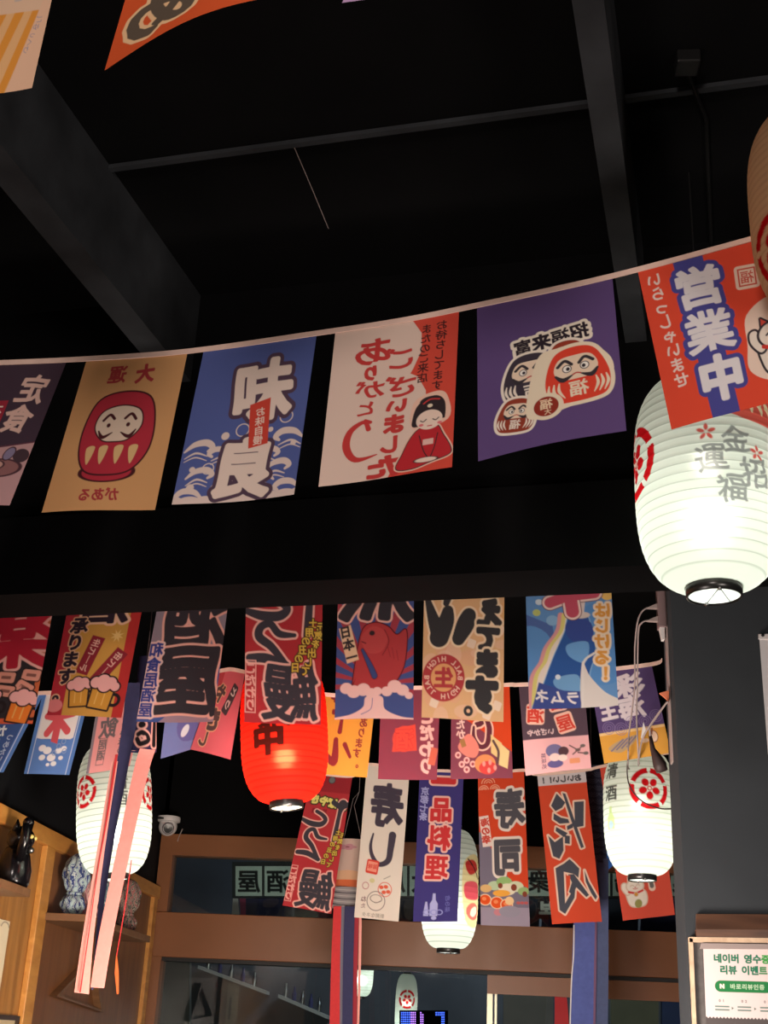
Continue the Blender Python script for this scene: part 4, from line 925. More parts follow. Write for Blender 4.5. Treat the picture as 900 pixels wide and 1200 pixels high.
def d_unlit(cv):
    cv.img[:] = lin((240, 208, 172)); riblines(cv, 26, .25, (216, 176, 138)); crest(cv, 38.5, cv.H*.80, 9)
L1 = lantern('large glowing white lantern with a red crest and grey lettering, front right', 829, 440, 688, 84, 3.08, d_big, 2.3, (.95, 1, .90), ringw=.37, nx=560, ribs=24, ringh=.034)
L2 = lantern('unlit beige lantern with a red crest cut off by the right edge', 966, 118, 372, 85, 2.28, d_unlit, 0, nx=260, ribs=26)
L3 = lantern('glowing red lantern with black lettering below the eel banner', 333, 776, 934, 51, 4.65, d_red, 6.5, (1, .86, .55), tilt=-6, ringw=.38, nx=330, ribs=24)
L4 = lantern('glowing white lantern behind the hanging pink streamers, at the left', 134, 876, 1018, 43.5, 5.4, d_left, 1.7, (.95, 1, .90), tilt=-7, ringw=.38, nx=280, ribs=22)
L5 = lantern('glowing white lantern half hidden behind the navy banner', 527, 978, 1104, 33.5, 7.4, d_mid, 2.3, (.95, 1, .90), ringw=.40, nx=240, ribs=22)
L6 = lantern('glowing white lantern with a round red crest beside the grey trunking', 750, 884, 1019, 42.5, 5.5, d_right, 1.8, (.94, 1, .88), ringw=.38, nx=300, ribs=22, cord=0)
# ------------------------------------------------------------------ windsocks
def strip(name, L, Rr, Y, m, parent, th=.0015, dy=None):
    """a hanging ribbon between a left and a right edge line (pixels), thickened"""
    P = catmull(np.array(L, float), 5); Q = catmull(np.array(Rr, float), 5); b = MB(); n = len(P)
    yy = [Y+(0 if dy is None else dy*math.sin(3*i/n)) for i in range(n)]
    A = [at(*p, y) for p, y in zip(P, yy)]; B = [at(*p, y) for p, y in zip(Q, yy)]
    for i in range(n-1): b.slab([A[i+1], B[i+1], B[i], A[i]], (0, th, 0))
    bmesh.ops.remove_doubles(b.b, verts=b.b.verts, dist=1e-6)
    return b.build(name, m, parent)
M_navy = mat('navy_cloth', (44, 44, 82), 0.85, noise=.08, scale=60); M_pink = mat('pink_cloth', (224, 140, 132), 0.85, noise=.04, scale=60)
M_palepink = mat('pale_pink_cloth', (226, 152, 142), 0.85, noise=.04, scale=60); M_redc = mat('red_cloth', (190, 40, 44), 0.8, noise=.06, scale=60)
M_blue1 = mat('blue_cloth', (78, 92, 160), 0.8, noise=.08, scale=40); M_blue2 = mat('slate_cloth', (72, 84, 122), 0.8, noise=.08, scale=40)
M_greyc = mat('grey_cloth', (110, 106, 122), 0.85)
Y1 = 4.56
a = at(168, 800, Y1)
W1 = thing('carp_windsock', 'navy carp windsock with long pink streamers, hanging at the left', 'windsock', tuple(a), 'carp windsocks hanging between the banners')
def d_carp():
    c = Cv(100, 120, 110, (46, 44, 80)); o = (238, 180, 170); k = (34, 28, 32)
    for x in (20, 58, 96):
        for col, e in ((o, 5), (k, 0)):
            c.ell(x-8, 88, 5+e/2, 4+e/2, col); c.stroke([(x-12, 100), (x-6, 98), (x+2, 106), (x-8, 112), (x-13, 106)], 6+e, col); c.stroke([(x+12, 82), (x+11, 112)], 6+e, col)
        c.ell(x-4, 104, 2, 2.4, o); c.ell(x, 52, 9, 9, o); c.ell(x, 52, 6, 6, k)
    return c
def body(Y, top, bot, w0, w1, cv, parent, nm='body', rt=0.7):
    A, B = at(*top, Y), at(*bot, Y); r0, r1 = w0*ppm(Y, *top)/2, w1*ppm(Y, *bot)/2
    def pos(u, v):
        f = (u-.5)*2*math.pi; r = r0+(r1-r0)*v+.004*np.sin(f*5)*v
        c = A+(B-A)*v[..., None]; return c+np.stack([r*np.sin(f), -r*np.cos(f)*rt, 0*r], -1)
    return link(nm, sheet_mesh(nm, cv, pos), CLOTH, parent)
body(Y1+.03, (173, 770), (166, 881), 20, 33, d_carp(), W1, 'carp_body', .5)
strip('navy_streamer', [(147, 800), (145, 835), (136, 900), (121.5, 1000), (112, 1100), (107, 1160)], [(164, 800), (161, 840), (150, 900), (131, 1000), (116, 1100), (109, 1160)], Y1-.035, M_navy, W1, dy=.02)
strip('pink_streamer', [(164, 877), (156, 905), (136, 1000), (116, 1095), (106, 1157)], [(182, 879), (173, 908), (152, 1000), (132.5, 1095), (122, 1158)], Y1-.05, M_pink, W1, dy=.015)
strip('pale_pink_streamer', [(131, 892), (113, 1000), (97, 1095), (87, 1163)], [(138, 892), (122, 1000), (110, 1095), (104, 1165)], Y1-.06, M_palepink, W1, dy=.015)
strip('red_edge', [(135, 884), (124, 960), (114, 1020), (104, 1090), (93, 1163)], [(138, 884), (126, 960), (115, 1020), (105, 1090), (94.5, 1163)], Y1-.064, M_redc, W1, dy=.015)
m = MB(); m.tube([at(172, 772, Y1), at(176, 740, Y1-.02), at(172, 772, Y1+.05)], .0015, 6).tube([at(176, 740, Y1-.02), np.append(at(178, 640, Y1)[:2], CZ)], .0015, 6).build('hanging_cord', M_darkcord, W1)
t = thing('orange_tassel', 'thin orange tassel cord hanging below the left white lantern', 'tassel', tuple(at(153, 1012, 5.3)))
MB().tube([at(154, 1008, 5.3), at(147, 1060, 5.3), at(138, 1112, 5.3), at(136.5, 1120, 5.3)], .0022, 6).build('cord', M_redc, t)
M_or = mat('orange_thread', (204, 92, 40), .7)
b = MB()
for k in range(9):
    q = (k-4)*.35; b.tube([at(136.5, 1118, 5.3), at(136.8+q*1.4, 1140, 5.3+.002*k), at(138+q*.5, 1165, 5.3)], .0016, 5)
b.build('fringe', M_or, t)
# centre windsock
Y2 = 7.35
a = at(408, 1000, Y2)
W2 = thing('windsock', 'pale flowered windsock with red and navy streamers, left of the white banner', 'windsock', tuple(a), 'carp windsocks hanging between the banners')
def d_flower():
    c = Cv(100, 150, 120, (206, 178, 166))
    for x, y in ((20, 30), (46, 26), (74, 36), (92, 60)):
        for k in range(5): c.ell(x+6*math.cos(k*1.257), y+6*math.sin(k*1.257), 4, 4, (196, 140, 150))
        c.ell(x, y, 2.4, 2.4, (150, 90, 100))
    c.rect(-4, 118, 104, 150, (214, 110, 70)); c.poly([(0, 96), (20, 104), (50, 98), (80, 106), (100, 98), (104, 124), (-4, 124)], (222, 176, 140), smooth=True); return c
body(Y2, (414, 985), (407, 1041), 36, 36, d_flower(), W2, 'flowered_tube', .8)
def d_waves():
    c = Cv(100, 60, 110, (150, 144, 146))
    for k in range(7): c.stroke([(-4, 6+k*9), (24, 2+k*9), (52, 10+k*9), (80, 3+k*9), (104, 8+k*9)], [2, 5, 2, 5, 2], (52, 48, 58) if k % 2 else (190, 184, 180))
    return c
body(Y2, (406, 1041), (404, 1064), 42, 38, d_waves(), W2, 'wave_cuff', .8)
for nm, mt, l0, l1, r0, r1, o in (('red_streamer', M_redc, 391, 386, 400, 398, 0), ('grey_streamer', M_greyc, 398, 396, 406, 404, .02), ('navy_streamer', M_navy, 404, 401, 416, 413, -.02), ('dark_red_streamer', mat('dark_red_cloth', (150, 30, 46), .8), 415, 413, 421, 418, .01)):
    strip(nm, [(l0, 1062), ((l0+l1)/2-.5, 1130), (l1, 1215)], [(r0, 1062), ((r0+r1)/2-.5, 1130), (r1, 1215)], Y2-.08+o, mt, W2, dy=.02)
strip('pink_edge', [(421, 1062), (420, 1130), (418, 1215)], [(424, 1062), (423, 1130), (420.5, 1215)], Y2-.07, M_palepink, W2, dy=.02)
MB().tube([at(402, 986, Y2), at(414, 936, Y2), at(421, 928, Y2)], .0016, 6).tube([at(424, 986, Y2), at(415, 944, Y2), at(421, 928, Y2), np.append(at(421, 900, Y2)[:2], CZ)], .0016, 6).build('hanging_cord', M_cordgrey, W2)
# right windsock
Y3 = 7.4
a = at(696, 1010, Y3)
W3 = thing('carp_windsock', 'blue carp windsock with a dark scaly top behind the vermilion banner', 'windsock', tuple(a), 'carp windsocks hanging between the banners')
def d_scale():
    c = Cv(100, 130, 130, (58, 62, 84))
    for j in range(15):
        for i in range(9):
            x, y = i*12.5+(6 if j % 2 else 0), j*9.2
            for q in (6.4, 4.2, 2): c.ring(x, y, q, .8, (104, 108, 132), 10, 170)
    return c
body(Y3, (693, 898), (697, 1012), 36, 36, d_scale(), W3, 'scaly_body', .5)
strip('left_panel', [(673, 1006), (672, 1080), (670, 1140), (667.5, 1215)], [(697, 1006), (698, 1080), (697, 1140), (695, 1215)], Y3-.05, M_blue1, W3, dy=.02)
strip('right_panel', [(699, 1006), (699, 1080), (698.5, 1140), (697, 1215)], [(713, 1006), (713, 1080), (713, 1140), (712, 1215)], Y3-.04, M_blue2, W3, dy=.02)
strip('purple_seam', [(696, 1006), (697, 1080), (696, 1140), (695, 1215)], [(699.5, 1006), (699.5, 1080), (699, 1140), (697.5, 1215)], Y3-.056, mat('purple_cloth', (110, 80, 112), .8), W3, dy=.02)
strip('white_edge', [(672, 1084), (671.5, 1120), (669, 1150), (667, 1215)], [(673.3, 1084), (672.8, 1120), (670.4, 1150), (668.4, 1215)], Y3-.053, M_white, W3, dy=.02)
strip('bright_blue_flap', [(711, 985), (711, 1008), (711.5, 1019)], [(720, 985), (725, 1006), (713, 1019)], Y3-.03, mat('bright_blue_cloth', (40, 120, 220), .7), W3)
MB().tube([at(693, 900, Y3), np.append(at(693, 880, Y3)[:2], CZ)], .0016, 6).build('hanging_cord', M_darkcord, W3)
# ------------------------------------------------------------------ trunking, hooks and cords beside the column
TY = KY+.09
tx0, tx1 = float(at(773, 760, TY)[0]), kx
T = thing('cable_trunking', 'grey upright cable trunking with cord hooks on the edge of the dark column', 'cable trunking', (tx1-.02, TY, 2.0))
def tz_(py): return float(at(780, py, TY)[2])
MB().box(tx0+.028, TY, tz_(893), tx1, TY+.05, 3.4).build('trunk', M_grey, T, bevel=.004)
MB().box(tx0, TY-.005, tz_(735), tx0+.03, TY+.05, 3.4).build('upper_channel', mat('taupe_plastic', (124, 104, 104), .5), T, bevel=.003)
MB().slab([at(773, 735, TY), at(779, 735, TY), at(779, 749, TY), at(776, 749, TY)], (0, .03, 0)).build('end_cap', M_white, T)
for py in (712, 727):
    MB().slab([at(758, py, TY+.01), at(773, py+1, TY+.01), at(773, py-6, TY+.01), at(765, py-3, TY+.01)], (0, .02, 0)).build('hook', M_grey, T)
MB().slab([at(773, 812, TY-.01), at(784, 809, TY-.01), at(784, 822, TY-.01), at(779, 817, TY-.01)], (0, .012, 0)).box(tx0+.045, TY-.012, tz_(862), tx1+.004, TY-.002, tz_(818)).build('orange_tie', mat('orange_tape', (196, 110, 76), .6), T)
def cord(pts, lab, r=.0034, m=M_cordgrey):
    o = MB().tube(catmull(np.array([at(*q) for q in pts]), 6), r, 8).build('power_cord', m, L6); o['label'] = lab
cord([(759, 712, 4.69), (752, 717, 4.7), (747, 730, 4.72), (744, 760, 4.8), (744, 800, 4.86), (741, 830, 4.90), (737, 860, 4.93), (736, 888, 4.95), (736, 899, 5.2), (737, 901, 5.33)], 'left grey cord looping from the upper hook')
cord([(759, 727, 4.69), (752, 730, 4.7), (748, 742, 4.74), (747, 800, 4.86), (746, 840, 4.9), (748, 884, 4.95), (748, 894, 5.2), (748, 897, 5.36)], 'right grey cord dropping from the lower hook')
cord([(783, 822, 4.66), (776, 830, 4.7), (763, 848, 4.82), (753, 866, 4.9), (749, 886, 4.95), (749, 895, 5.2)], 'short grey cord slanting from the orange tie')
cord([(736, 890, 4.96), (735, 905, 5.26), (738, 921, 5.29), (750, 937, 5.29), (768, 946, 5.30), (784, 948, 5.33), (797, 944, 5.38)], 'thin dark cord hanging in a loop across the red crest', .003, M_darkcord)
MB().tube([at(762, 862, 4.9), at(765, 878, 4.9), at(768, 884, 4.9), at(773, 896, 4.9), at(776, 904, 4.9)], [.006, .010, .016, .026, .022], 12).build('power_plug', M_darkcord, L6, smooth=True)['label'] = 'brown plug connector'
MB().tube([at(782, 822, 4.75), at(768, 842, 4.82), at(761, 852, 4.88), at(762, 864, 4.9)], .004, 8).build('plug_lead', M_cordgrey, L6)
tag(MB().slab([at(751, 864, 4.93), at(754, 846, 4.93), at(757, 856, 4.93), at(754, 868, 4.93)], (0, .003, 0)).build('paper_tag', M_white), 'small white paper tag caught between the grey cords', 'tag')
# ------------------------------------------------------------------ notices on the column
KF = KY-.001
def kp(px, py, d=0.0): return at(px, py, KY-d)
n = thing('wall_notice', 'white paper notice on the dark column at the right edge', 'notice', tuple(kp(910, 810)))
def d_notice():
    return Cv(100, 150, 60, (206, 204, 206))
banner('paper', d_notice(), [kp(889.5, 744, .004), kp(960, 744, .004), kp(963, 884, .004), kp(900, 884, .004)], '', None, .0, 0, m=PAPER, parent=n)
ncl = MB().slab([kp(889, 749, .008), kp(905, 749, .008), kp(905, 742.5, .008), kp(889, 743, .008)], (0, .006, 0)).build('clip', M_white, n, bevel=.001)
MB().ball(kp(894, 744.5, .012), .006, 10).build('clip_pin', M_plastic, ncl)
s = thing('menu_board', 'framed notice board with a green lettered review poster on the right column', 'notice board', tuple(kp(860, 1140)))
Mfr = wood('pale_frame', (190, 160, 132), (214, 186, 156), 6, (4, 4, 4)); Mslate = mat('slate_board', (92, 88, 86), .6, noise=.2, scale=40)
Mhead = wood('dark_board', (70, 46, 34), (100, 68, 50), 3, (1, 4, 8))
MB().slab([kp(814, 1206, .02), kp(960, 1206, .02), kp(960, 1102, .02), kp(810, 1102, .02)], (0, .018, 0)).build('board', Mslate, s)
b = MB(); b.slab([kp(808, 1104, .032), kp(960, 1106, .032), kp(960, 1100, .032), kp(808, 1098, .032)], (0, .03, 0)); b.slab([kp(813, 1206, .032), kp(816.5, 1206, .032), kp(812, 1100, .032), kp(808, 1099, .032)], (0, .03, 0)); b.build('frame', Mfr, s)
b = MB(); b.slab([kp(816, 1099, .03), kp(960, 1100, .03), kp(960, 1090, .03), kp(816, 1089, .03)], (0, .028, 0)); b.slab([kp(816, 1089, .03), kp(960, 1090, .03), kp(960, 1072, .015), kp(816, 1071, .015)], (0, .012, 0)); b.build('header', Mhead, s)
MB().slab([kp(820, 1112, .036), kp(960, 1113, .036), kp(960, 1107, .036), kp(822, 1105, .036)], (0, .006, 0)).build('poster_rail', M_grey, s, bevel=.001)
def d_review():
    c = Cv(100, 132, 170, (222, 206, 204), mir=False); g = (24, 112, 82)
    for ch, x in zip('네이버영수증', (20, 32, 44, 62, 74, 86)): c.glyph(ch, x, 15, 13, g if ch != '증' else (60, 150, 70), b=.05)
    for ch, x in zip('리뷰이벤트', (28, 40, 58, 70, 82)): c.glyph(ch, x, 31, 13, g if x < 80 else (60, 130, 80), b=.05)
    c.rect(14, 46, 92, 62, (36, 120, 66), r=8); c.glyph('N', 24, 54, 8, WHT, b=.08); c.htext('바로리뷰인증', 39, 54, 8, (196, 220, 190), b=.02)
    for i, t in enumerate(('01', '02', '03')):
        x = 22+i*31; c.htext(t, x-2, 74, 5, (90, 84, 84), b=.03)
        for y in (82, 86.5): c.rect(x-9, y-1, x+11-i, y+1, (96, 124, 116), r=.8)
        if i < 2: c.poly([(x+14, 82), (x+17, 84), (x+14, 86)], (90, 110, 100))
    z = [(-4, 140)]+[(-4+k*2.4, 96+(2.4 if k % 2 else 0)) for k in range(46)]+[(104, 140)]
    c.poly(z, (84, 78, 78)); c.rect(12, 108, 23, 119, (228, 214, 214), r=1.5); c.glyph('N', 17.5, 113.5, 7, (84, 78, 78), b=.06)
    for ch, x in zip('포토리뷰작성시', (32, 43, 56, 67, 80, 91, 104)): c.glyph(ch, x, 115, 11.5, (224, 190, 60), b=.06)
    return c
banner('poster', d_review(), [kp(824, 1110, .034), kp(909, 1112, .034), kp(914, 1225, .034), kp(828.5, 1222, .034)], '', None, .0, 0, m=PAPER, parent=s)
# ------------------------------------------------------------------ camera, shelves and shelf things on the left
cp = at(197, 968, D-.12)
cc = thing('security_camera', 'white dome security camera in the corner above the shop door', 'security camera', tuple(cp))
MB().lathe([(0, .06), (.075, .06), (.078, .05), (.076, .028), (.06, .022), (0, .022)], cp, 28).box(cp[0]-.05, cp[1]+.02, cp[2]+.05, cp[0]+.05, D, cp[2]+.07).build('base', M_white, cc, smooth=False)
dome = MB().ball(cp+np.array([0, -.005, -.004]), .062, 24).build('dome', M_white, cc, smooth=True)
MB().lathe([(0, 0), (.026, 0), (.030, .006), (.0, .008)], (0, 0, 0), 20).build('lens', M_plastic, dome)
lens = dome.children[-1]; ld = (Vector((0, 0, EYE))-Vector(cp)).normalized(); ld = (ld+Vector((.05, 0, -.22))).normalized(); Mx = Matrix.Translation(Vector(cp+np.array([0, -.005, -.004]))+ld*.056) @ ld.to_track_quat('Z', 'Y').to_matrix().to_4x4()
for v in lens.data.vertices: v.co = Mx @ v.co
for q in (.014,):
    r2 = MB().lathe([(.034, -.002), (.040, .002), (.034, .006), (.034, -.002)], (0, 0, 0), 24)
    for v in r2.b.verts: v.co = Mx @ v.co
    r2.build('lens_ring', mat('pewter', (120, 110, 116), .35, .4), dome)
MB().box(cp[0]-.06, cp[1]-.078, cp[2]+.034, cp[0]-.016, cp[1]-.066, cp[2]+.044).build('slot', M_plastic, cc)
MB().tube(catmull(np.array([at(187.5, 938, D-.02), at(188, 950, D-.03), at(193, 958, D-.05), cp+np.array([.0, 0, .06])]), 6), .004, 8).build('cable', M_cordgrey, cc)
MB().tube(catmull(np.array([cp+np.array([.09, .04, -.01]), at(210.5, 979, D-.05), at(208, 986, D-.05)]), 5), .004, 8).build('loose_cable', M_grey, cc)
def wz(px, py, X=WX): return atx(px, py, X)
def shelf(lab, pa, pb, dep):
    A, B = wz(*pa, WX+dep), wz(*pb, WX+dep); z = (A[2]+B[2])/2
    o = MB().box(WX+.02, A[1], z-.035, WX+dep, B[1], z).build('wall_shelf', M_shelf, bevel=.003); return tag(o, lab, 'shelf', 'wall shelves'), A[1], B[1], z
sh, ya, yb, z2 = shelf('brown wall shelf holding the cloth bundles', (104, 1068), (176, 1100), .26)
yfar = D-.2; 
sh2, yc, yd, z1 = shelf('short wall shelf at the left edge under the black cats', (-30, 1014), (36, 1045), .20)
# bundles of folded patterned cloth
def cloth_mat(name, cols, s):
    m, nt, b = nodes(name); tc = nt.nodes.new('ShaderNodeTexCoord'); wv = nt.nodes.new('ShaderNodeTexWave'); wv.inputs['Scale'].default_value = s; wv.inputs['Distortion'].default_value = 9; wv.inputs['Detail'].default_value = 3; wv.inputs['Detail Scale'].default_value = 2.2
    r = nt.nodes.new('ShaderNodeValToRGB'); r.color_ramp.interpolation = 'EASE'
    while len(r.color_ramp.elements) < len(cols): r.color_ramp.elements.new(.5)
    for i, c in enumerate(cols): r.color_ramp.elements[i].position = i/(len(cols)-1)*.8+.1; r.color_ramp.elements[i].color = tuple(lin(c))+(1,)
    nt.links.new(tc.outputs['Object'], wv.inputs['Vector']); nt.links.new(wv.outputs['Fac'], r.inputs[0]); nt.links.new(r.outputs[0], b.inputs['Base Color']); b.inputs['Roughness'].default_value = .85
    return m
Mb = [cloth_mat('indigo_cloth', [(40, 58, 110), (190, 200, 196), (50, 70, 124), (160, 180, 180)], 9), cloth_mat('pink_floral', [(176, 110, 130), (214, 190, 160), (150, 70, 100), (200, 170, 160)], 14),
      cloth_mat('dark_floral', [(60, 56, 52), (190, 180, 160), (70, 60, 60), (160, 100, 96)], 16), cloth_mat('teal_cloth', [(70, 110, 126), (196, 204, 196), (60, 90, 120), (170, 190, 186)], 10)]
def bundle(lab, y, x, h, wd, m, sd):
    T = thing('cloth_bundle', lab, 'cloth bundle', (x, y, z2), 'patterned cloth bundles on the wall shelf'); rnd = random.Random(sd)
    def lobe(c, r, sc3, nm, par):
        b = MB(); bmesh.ops.create_icosphere(b.b, subdivisions=4, radius=1.0)
        for v in b.b.verts:
            a = math.atan2(v.co.y, v.co.x); k = 1+.10*math.sin(7*a+3*v.co.z+sd)+.06*math.sin(11*a-5*v.co.z)
            v.co = Vector((c[0]+v.co.x*k*r*sc3[0], c[1]+v.co.y*k*r*sc3[1], c[2]+v.co.z*r*sc3[2]*(1+.05*math.sin(4*a))))
        return b.build(nm, m, par, smooth=True)
    lo = h*.36; up_ = h*.66
    lobe((x, y, z2+lo*.5), lo*.5, (wd/lo*.96, wd/lo*.96, 1.0), 'lower_roll', T)
    lobe((x, y, z2+lo+up_*.46), up_*.5, (wd/up_*1.06, wd/up_*1.06, 1.0), 'upper_roll', T)
    MB().lathe([(wd*.30, -.008), (wd*.34, 0), (wd*.30, .008), (wd*.30, -.008)], (x, y, z2+lo*.98), 24).build('tie', m, T)
lay = [('blue and white cloth bundle, leftmost on the shelf', (84, 1062), .30, .12, 0), ('pink flowered cloth bundle behind the streamers', (104, 1068), .22, .10, 1), ('teal cloth bundle behind the pink streamers', (122, 1074), .25, .09, 3), ('dark flowered cloth bundle at the right end of the shelf', (146, 1086), .30, .12, 2)]
for i, (lab, p_, h, wd, k) in enumerate(lay):
    q = wz(*p_, WX+.13); bundle(lab, q[1], WX+.135, h, wd*1.0, Mb[k], i+2)
# black lucky cat figurines at the left edge
Mcat = mat('glossy_black', (14, 13, 16), .18)
q = wz(14, 1030, WX+.11)
def figurine(lab, y, x, z, s):
    T = thing('cat_figurine', lab, 'figurine', (x, y, z), 'glossy black cat figurines')
    MB().lathe([(0, 0), (.052*s, 0), (.058*s, .02*s), (.060*s, .06*s), (.048*s, .11*s), (.036*s, .135*s), (0, .14*s)], (x, y, z), 24).build('body', Mcat, T, smooth=True)
    b = MB(); b.ball((x+.008*s, y, z+.165*s), .048*s, 18, (1, 1.1, .92))
    for e in (-1, 1): b.tube([(x, y+e*.030*s, z+.19*s), (x, y+e*.036*s, z+.228*s)], [.018*s, .002*s], 8)
    b.build('head', Mcat, T, smooth=True)
    MB().tube([(x+.03*s, y-.05*s, z+.09*s), (x+.045*s, y-.068*s, z+.15*s), (x+.05*s, y-.066*s, z+.21*s)], [.018*s, .017*s, .019*s], 10).ball((x+.05*s, y-.066*s, z+.212*s), .020*s, 10).build('raised_paw', Mcat, T, smooth=True)
    for e in (-1, 1): MB().ball((x+.052*s, y+e*.020*s, z+.172*s), .008*s, 10).build('eye', mat('yellow_eye', (210, 190, 110), .3), T, smooth=True)
    MB().ball((x+.05*s, y, z+.128*s), .011*s, 10).build('bell', M_steel, T, smooth=True)
figurine('glossy black beckoning cat on the shelf at the left edge', q[1]-.02, WX+.12, z1, 1.25)
# triangular shelf frame
A3, B3, C3 = [wz(x, y, WX+.02) for x, y in ((57, 1167), (113, 1186), (103, 1120))]
T = thing('triangle_frame', 'triangular wooden wall frame below the cloth bundles', 'wall frame', tuple((A3+B3)/2))
cen = (A3+B3+C3)/3
for p_, q_ in ((A3, B3), (B3, C3), (C3, A3)):
    i0, i1 = p_+(cen-p_)*.13, q_+(cen-q_)*.13
    MB().slab([p_, q_, i1, i0], (.04, 0, 0)).build('slat', M_shelf, T)
# framed pictures and a notice low on the left wall
for i, (x0, x1, lab) in enumerate(((-30, 24, 'dark framed picture in the bottom left corner'), (31, 50, 'small framed picture, second from the bottom left corner'), (54, 80, 'framed picture right of the small one at the bottom edge'))):
    p_, q_ = wz(x0, 1176+.0*x0, WX+.045), wz(x1, 1190, WX+.045); ztop = float(wz((x0+x1)/2, (1176, 1193, 1197)[i]+4, WX+.045)[2])-.03
    T = thing('picture_frame', lab, 'picture frame', (WX+.03, (p_[1]+q_[1])/2, ztop-.2), 'framed pictures low on the left wall')
    y0, y1 = p_[1], q_[1]
    b = MB(); b.box(WX+.02, y0, ztop-.4, WX+.045, y0+.02, ztop).box(WX+.02, y1-.02, ztop-.4, WX+.045, y1, ztop).box(WX+.02, y0+.02, ztop-.02, WX+.045, y1-.02, ztop).box(WX+.02, y0+.02, ztop-.4, WX+.045, y1-.02, ztop-.38); b.build('frame', mat('dark_frame', (56, 38, 28), .4), T)
    MB().box(WX+.02, y0+.02, ztop-.38, WX+.03, y1-.02, ztop-.02).build('mount', mat('cream_mount', (196, 176, 140), .7), T)
    MB().box(WX+.03, y0+.06, ztop-.33, WX+.033, y1-.05, ztop-.06).build('picture', mat('grey_print', (92, 90, 92), .5, noise=.6, scale=22), T)
T = thing('wall_poster', 'cream wall poster with black brush marks at the left edge', 'poster', tuple(wz(4, 1110, WX+.022)))
def d_wp():
    c = Cv(100, 150, 80, (222, 206, 176), mir=False)
    for y in (58, 84, 110): c.glyph('酒', 68, y, 26, (40, 34, 34), b=.08)
    for x in (20, 44, 68, 90): c.ring(x, 12, 9, 1.6, (110, 100, 90), 180, 360)
    return c
p0, p1 = wz(-40, 1062, WX+.024), wz(12, 1080, WX+.024); pz = wz(3, 1136, WX+.024)
banner('poster_sheet', d_wp(), [np.array([WX+.024, p0[1], p1[2]]), np.array([WX+.024, p1[1], p1[2]]), np.array([WX+.024, p1[1], p1[2]-.36]), np.array([WX+.024, p0[1], p1[2]-.36])], '', None, 0, 0, m=PAPER, parent=T)
# ------------------------------------------------------------------ outside the glass
OY = 9.25
struct(MB().box(-6, 12.5, -.1, 6, 12.7, 6).build('building_front', mat('night_facade', (60, 60, 66), .7, noise=.3, scale=2)))
struct(MB().box(-6, D+.2, -.1, 6, 12.5, 0).build('street', mat('asphalt', (50, 50, 52), .8, noise=.2, scale=20)))
area('street_lamp', (0.6, 10.6, 4.6), (0.0, 11.4, 1.8), 0.5, 110, (.80, .90, 1.0))
struct(MB().box(-6, D+.15, 3.3, 6, D+1.4, 3.4).build('outside_canopy', M_black))
Msign = mat('sign_face', (196, 212, 204), .5); Mink = mat('sign_ink', (26, 28, 30), .6)
Sg = thing('shop_sign', 'row of pale sign boxes with black letters outside the transom, seen from behind', 'sign', tuple(at(480, 1033, OY)))
letters = {0: '屋', 1: '酒', 6: '大', 10: '衆', 11: '酒', 13: '場', 15: '処'}
for i in range(16):
    x = 275+i*34; 
    p_ = [at(x+1, 1050, OY), at(x+32, 1050, OY), at(x+32, 1015, OY), at(x+1, 1015, OY)]
    c = Cv(100, 110, 44, (192, 208, 200)); c.glyph(letters.get(i, '居酒屋大衆'[i % 5]), 50, 55, 88, (24, 26, 28), b=.03)
    banner('sign_box', c, [p_[3], p_[2], p_[1], p_[0]], '', None, 0, 0, m=PAPER, parent=Sg)
MB().box(-1.4, OY+.02, zt-.05, -1.36, OY+.05, 3.3).build('hanger', M_plastic, Sg)
c = Cv(100, 110, 40, (44, 40, 48)); c.glyph('보', 50, 52, 84, (214, 220, 214), b=.06, mir=False)
banner('sign_box', c, [at(630, 1053, OY-.01), at(652, 1053, OY-.01), at(652, 1077, OY-.01), at(630, 1077, OY-.01)], '', None, 0, 0, m=PAPER, parent=Sg)
MB().slab([at(272, 1052, OY+.01), at(830, 1052, OY+.01), at(830, 1010, OY+.01), at(272, 1010, OY+.01)], (0, .04, 0)).build('backing', Mink, Sg)
No = thing('noren_curtain', 'dark navy split curtain hanging outside under the sign boxes', 'curtain', tuple(at(480, 1065, OY+.05)))
for i in range(9):
    x = 288+i*58; strip('panel', [(x, 1051), (x-1, 1075), (x-3, 1105)], [(x+54, 1051), (x+54, 1075), (x+53, 1105)], OY+.055, (M_navy, mat('night_cloth', (34, 42, 60), .8))[i % 2], No, dy=.02)
strip('white_panel', [(273, 1053), (271, 1080), (270, 1105)], [(279, 1053), (281, 1080), (282, 1105)], OY+.03, M_white, No); strip('magenta_panel', [(281, 1053), (282, 1080), (281, 1105)], [(288, 1053), (288, 1080), (287, 1105)], OY+.03, mat('magenta_cloth', (170, 60, 100), .8), No)
for lab, cx, t_, b_, hw, Y, wt in (('white crested lantern outside behind the door glass', 476, 1146, 1216, 13, 9.4, 0.5), ('lit white lantern outside, left of the crested one', 424, 1108, 1164, 14, 9.5, 0.7)):
    lantern(lab, cx, t_, b_, hw, Y, (lambda c: (crest(c, 51, c.H*.38, 13),)) if hw == 13 else (lambda c: riblines(c, 18, .4, GL)), wt, nx=120, cord=3.3, ribs=16)
LS = thing('led_sign', 'blue and violet dotted LED sign outside at the bottom edge', 'LED sign', tuple(at(496, 1196, 9.22)))
MB().slab([at(468, 1230, 9.22), at(525, 1230, 9.22), at(525, 1184, 9.22), at(468, 1184, 9.22)], (0, .03, 0)).build('panel', mat('matte_black', (8, 8, 10), .95, spec=.0), LS)
b1, b2 = MB(), MB(); rnd = random.Random(4)
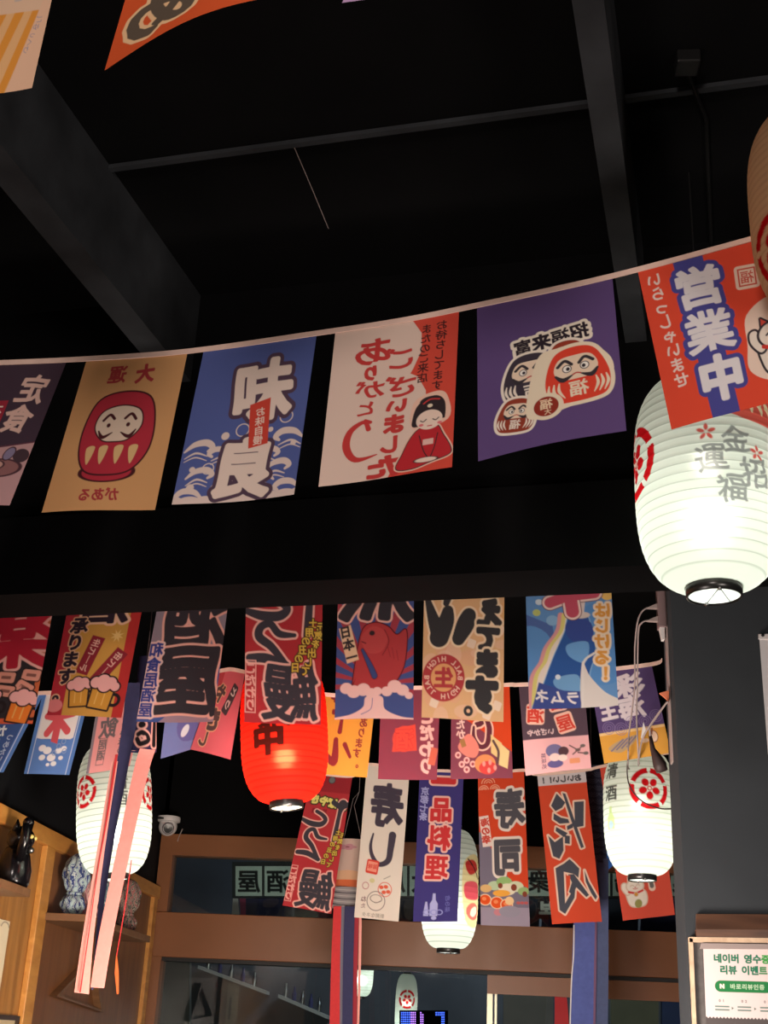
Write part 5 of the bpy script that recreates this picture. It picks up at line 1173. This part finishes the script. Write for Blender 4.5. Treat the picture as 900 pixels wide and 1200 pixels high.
for j in range(14):
    for i in range(24):
        x, y = 470+i*2.25, 1186+j*2.6
        on = (i < 8) or (10 <= i < 13 and abs(i-11-(j-6)*.2) < 1.2) or (18 <= i < 23 and (j < 2 or i > 20))
        if on: (b2 if 5 <= i < 13 else b1).slab([at(x, y+1.4, 9.216), at(x+1.4, y+1.4, 9.216), at(x+1.4, y, 9.216), at(x, y, 9.216)], (0, .004, 0))
b1.build('blue_diodes', mat('blue_led', (60, 90, 255), .4, emit=(60, 100, 255), es=2.6), LS)['kind'] = 'stuff'
b2.build('violet_diodes', mat('violet_led', (180, 120, 255), .4, emit=(190, 120, 250), es=2.4), LS)['kind'] = 'stuff'
tag(strip('street_banner', [(650, 1166), (650, 1190), (649, 1230)], [(664, 1167), (666, 1190), (668, 1230)], 9.3, mat('red_vinyl_glow', (226, 52, 56), .6, emit=(226, 40, 44), es=.25), None), 'bright red street banner outside, left of the blue windsock', 'banner')  # faint red glow added to the banner, which is no lamp
for i, (p_, q_, lab) in enumerate((((232, 1131), (312, 1161), 'pale board with small bottles standing in for a shelf reflection in the left door glass'), ((326, 1165), (384, 1190), 'pale board standing in for a shelf reflection, nearer the red streamer'))):
    A, B = at(*p_, 12.28), at(*q_, 12.28)  # boards set outside imitate reflections of the inside shelves in the glass
    T = thing('shelf_reflection', lab, 'reflection stand-in', tuple((A+B)/2))
    MB().slab([A-[0, 0, .03], B-[0, 0, .03], B, A], (0, .25, 0)).build('board', mat('reflected_shelf', (150, 146, 140), .6), T)
    for k in range(5):
        q = A+(B-A)*(.12+.17*k)+np.array([0, .1, 0]); MB().lathe([(0, 0), (.02, 0), (.02, .06), (.009, .09), (.009, .12), (0, .12)], q, 12).build('bottle', M_navy if k % 2 else M_steel, T)
for x0, x1, c, lab in ((182, 222, (58, 56, 50), 'left'), (590, 648, (104, 96, 88), 'mid'), (716, 772, (96, 92, 70), 'right'), (776, 812, (40, 52, 90), 'far')):
    o = MB().slab([at(x0, 1290, 11), at(x1, 1290, 11), at(x1, 1120, 11), at(x0, 1120, 11)], (0, .08, 0)).build('building_panel', mat('panel_'+lab, c, .7, noise=.15, scale=4)); struct(o)
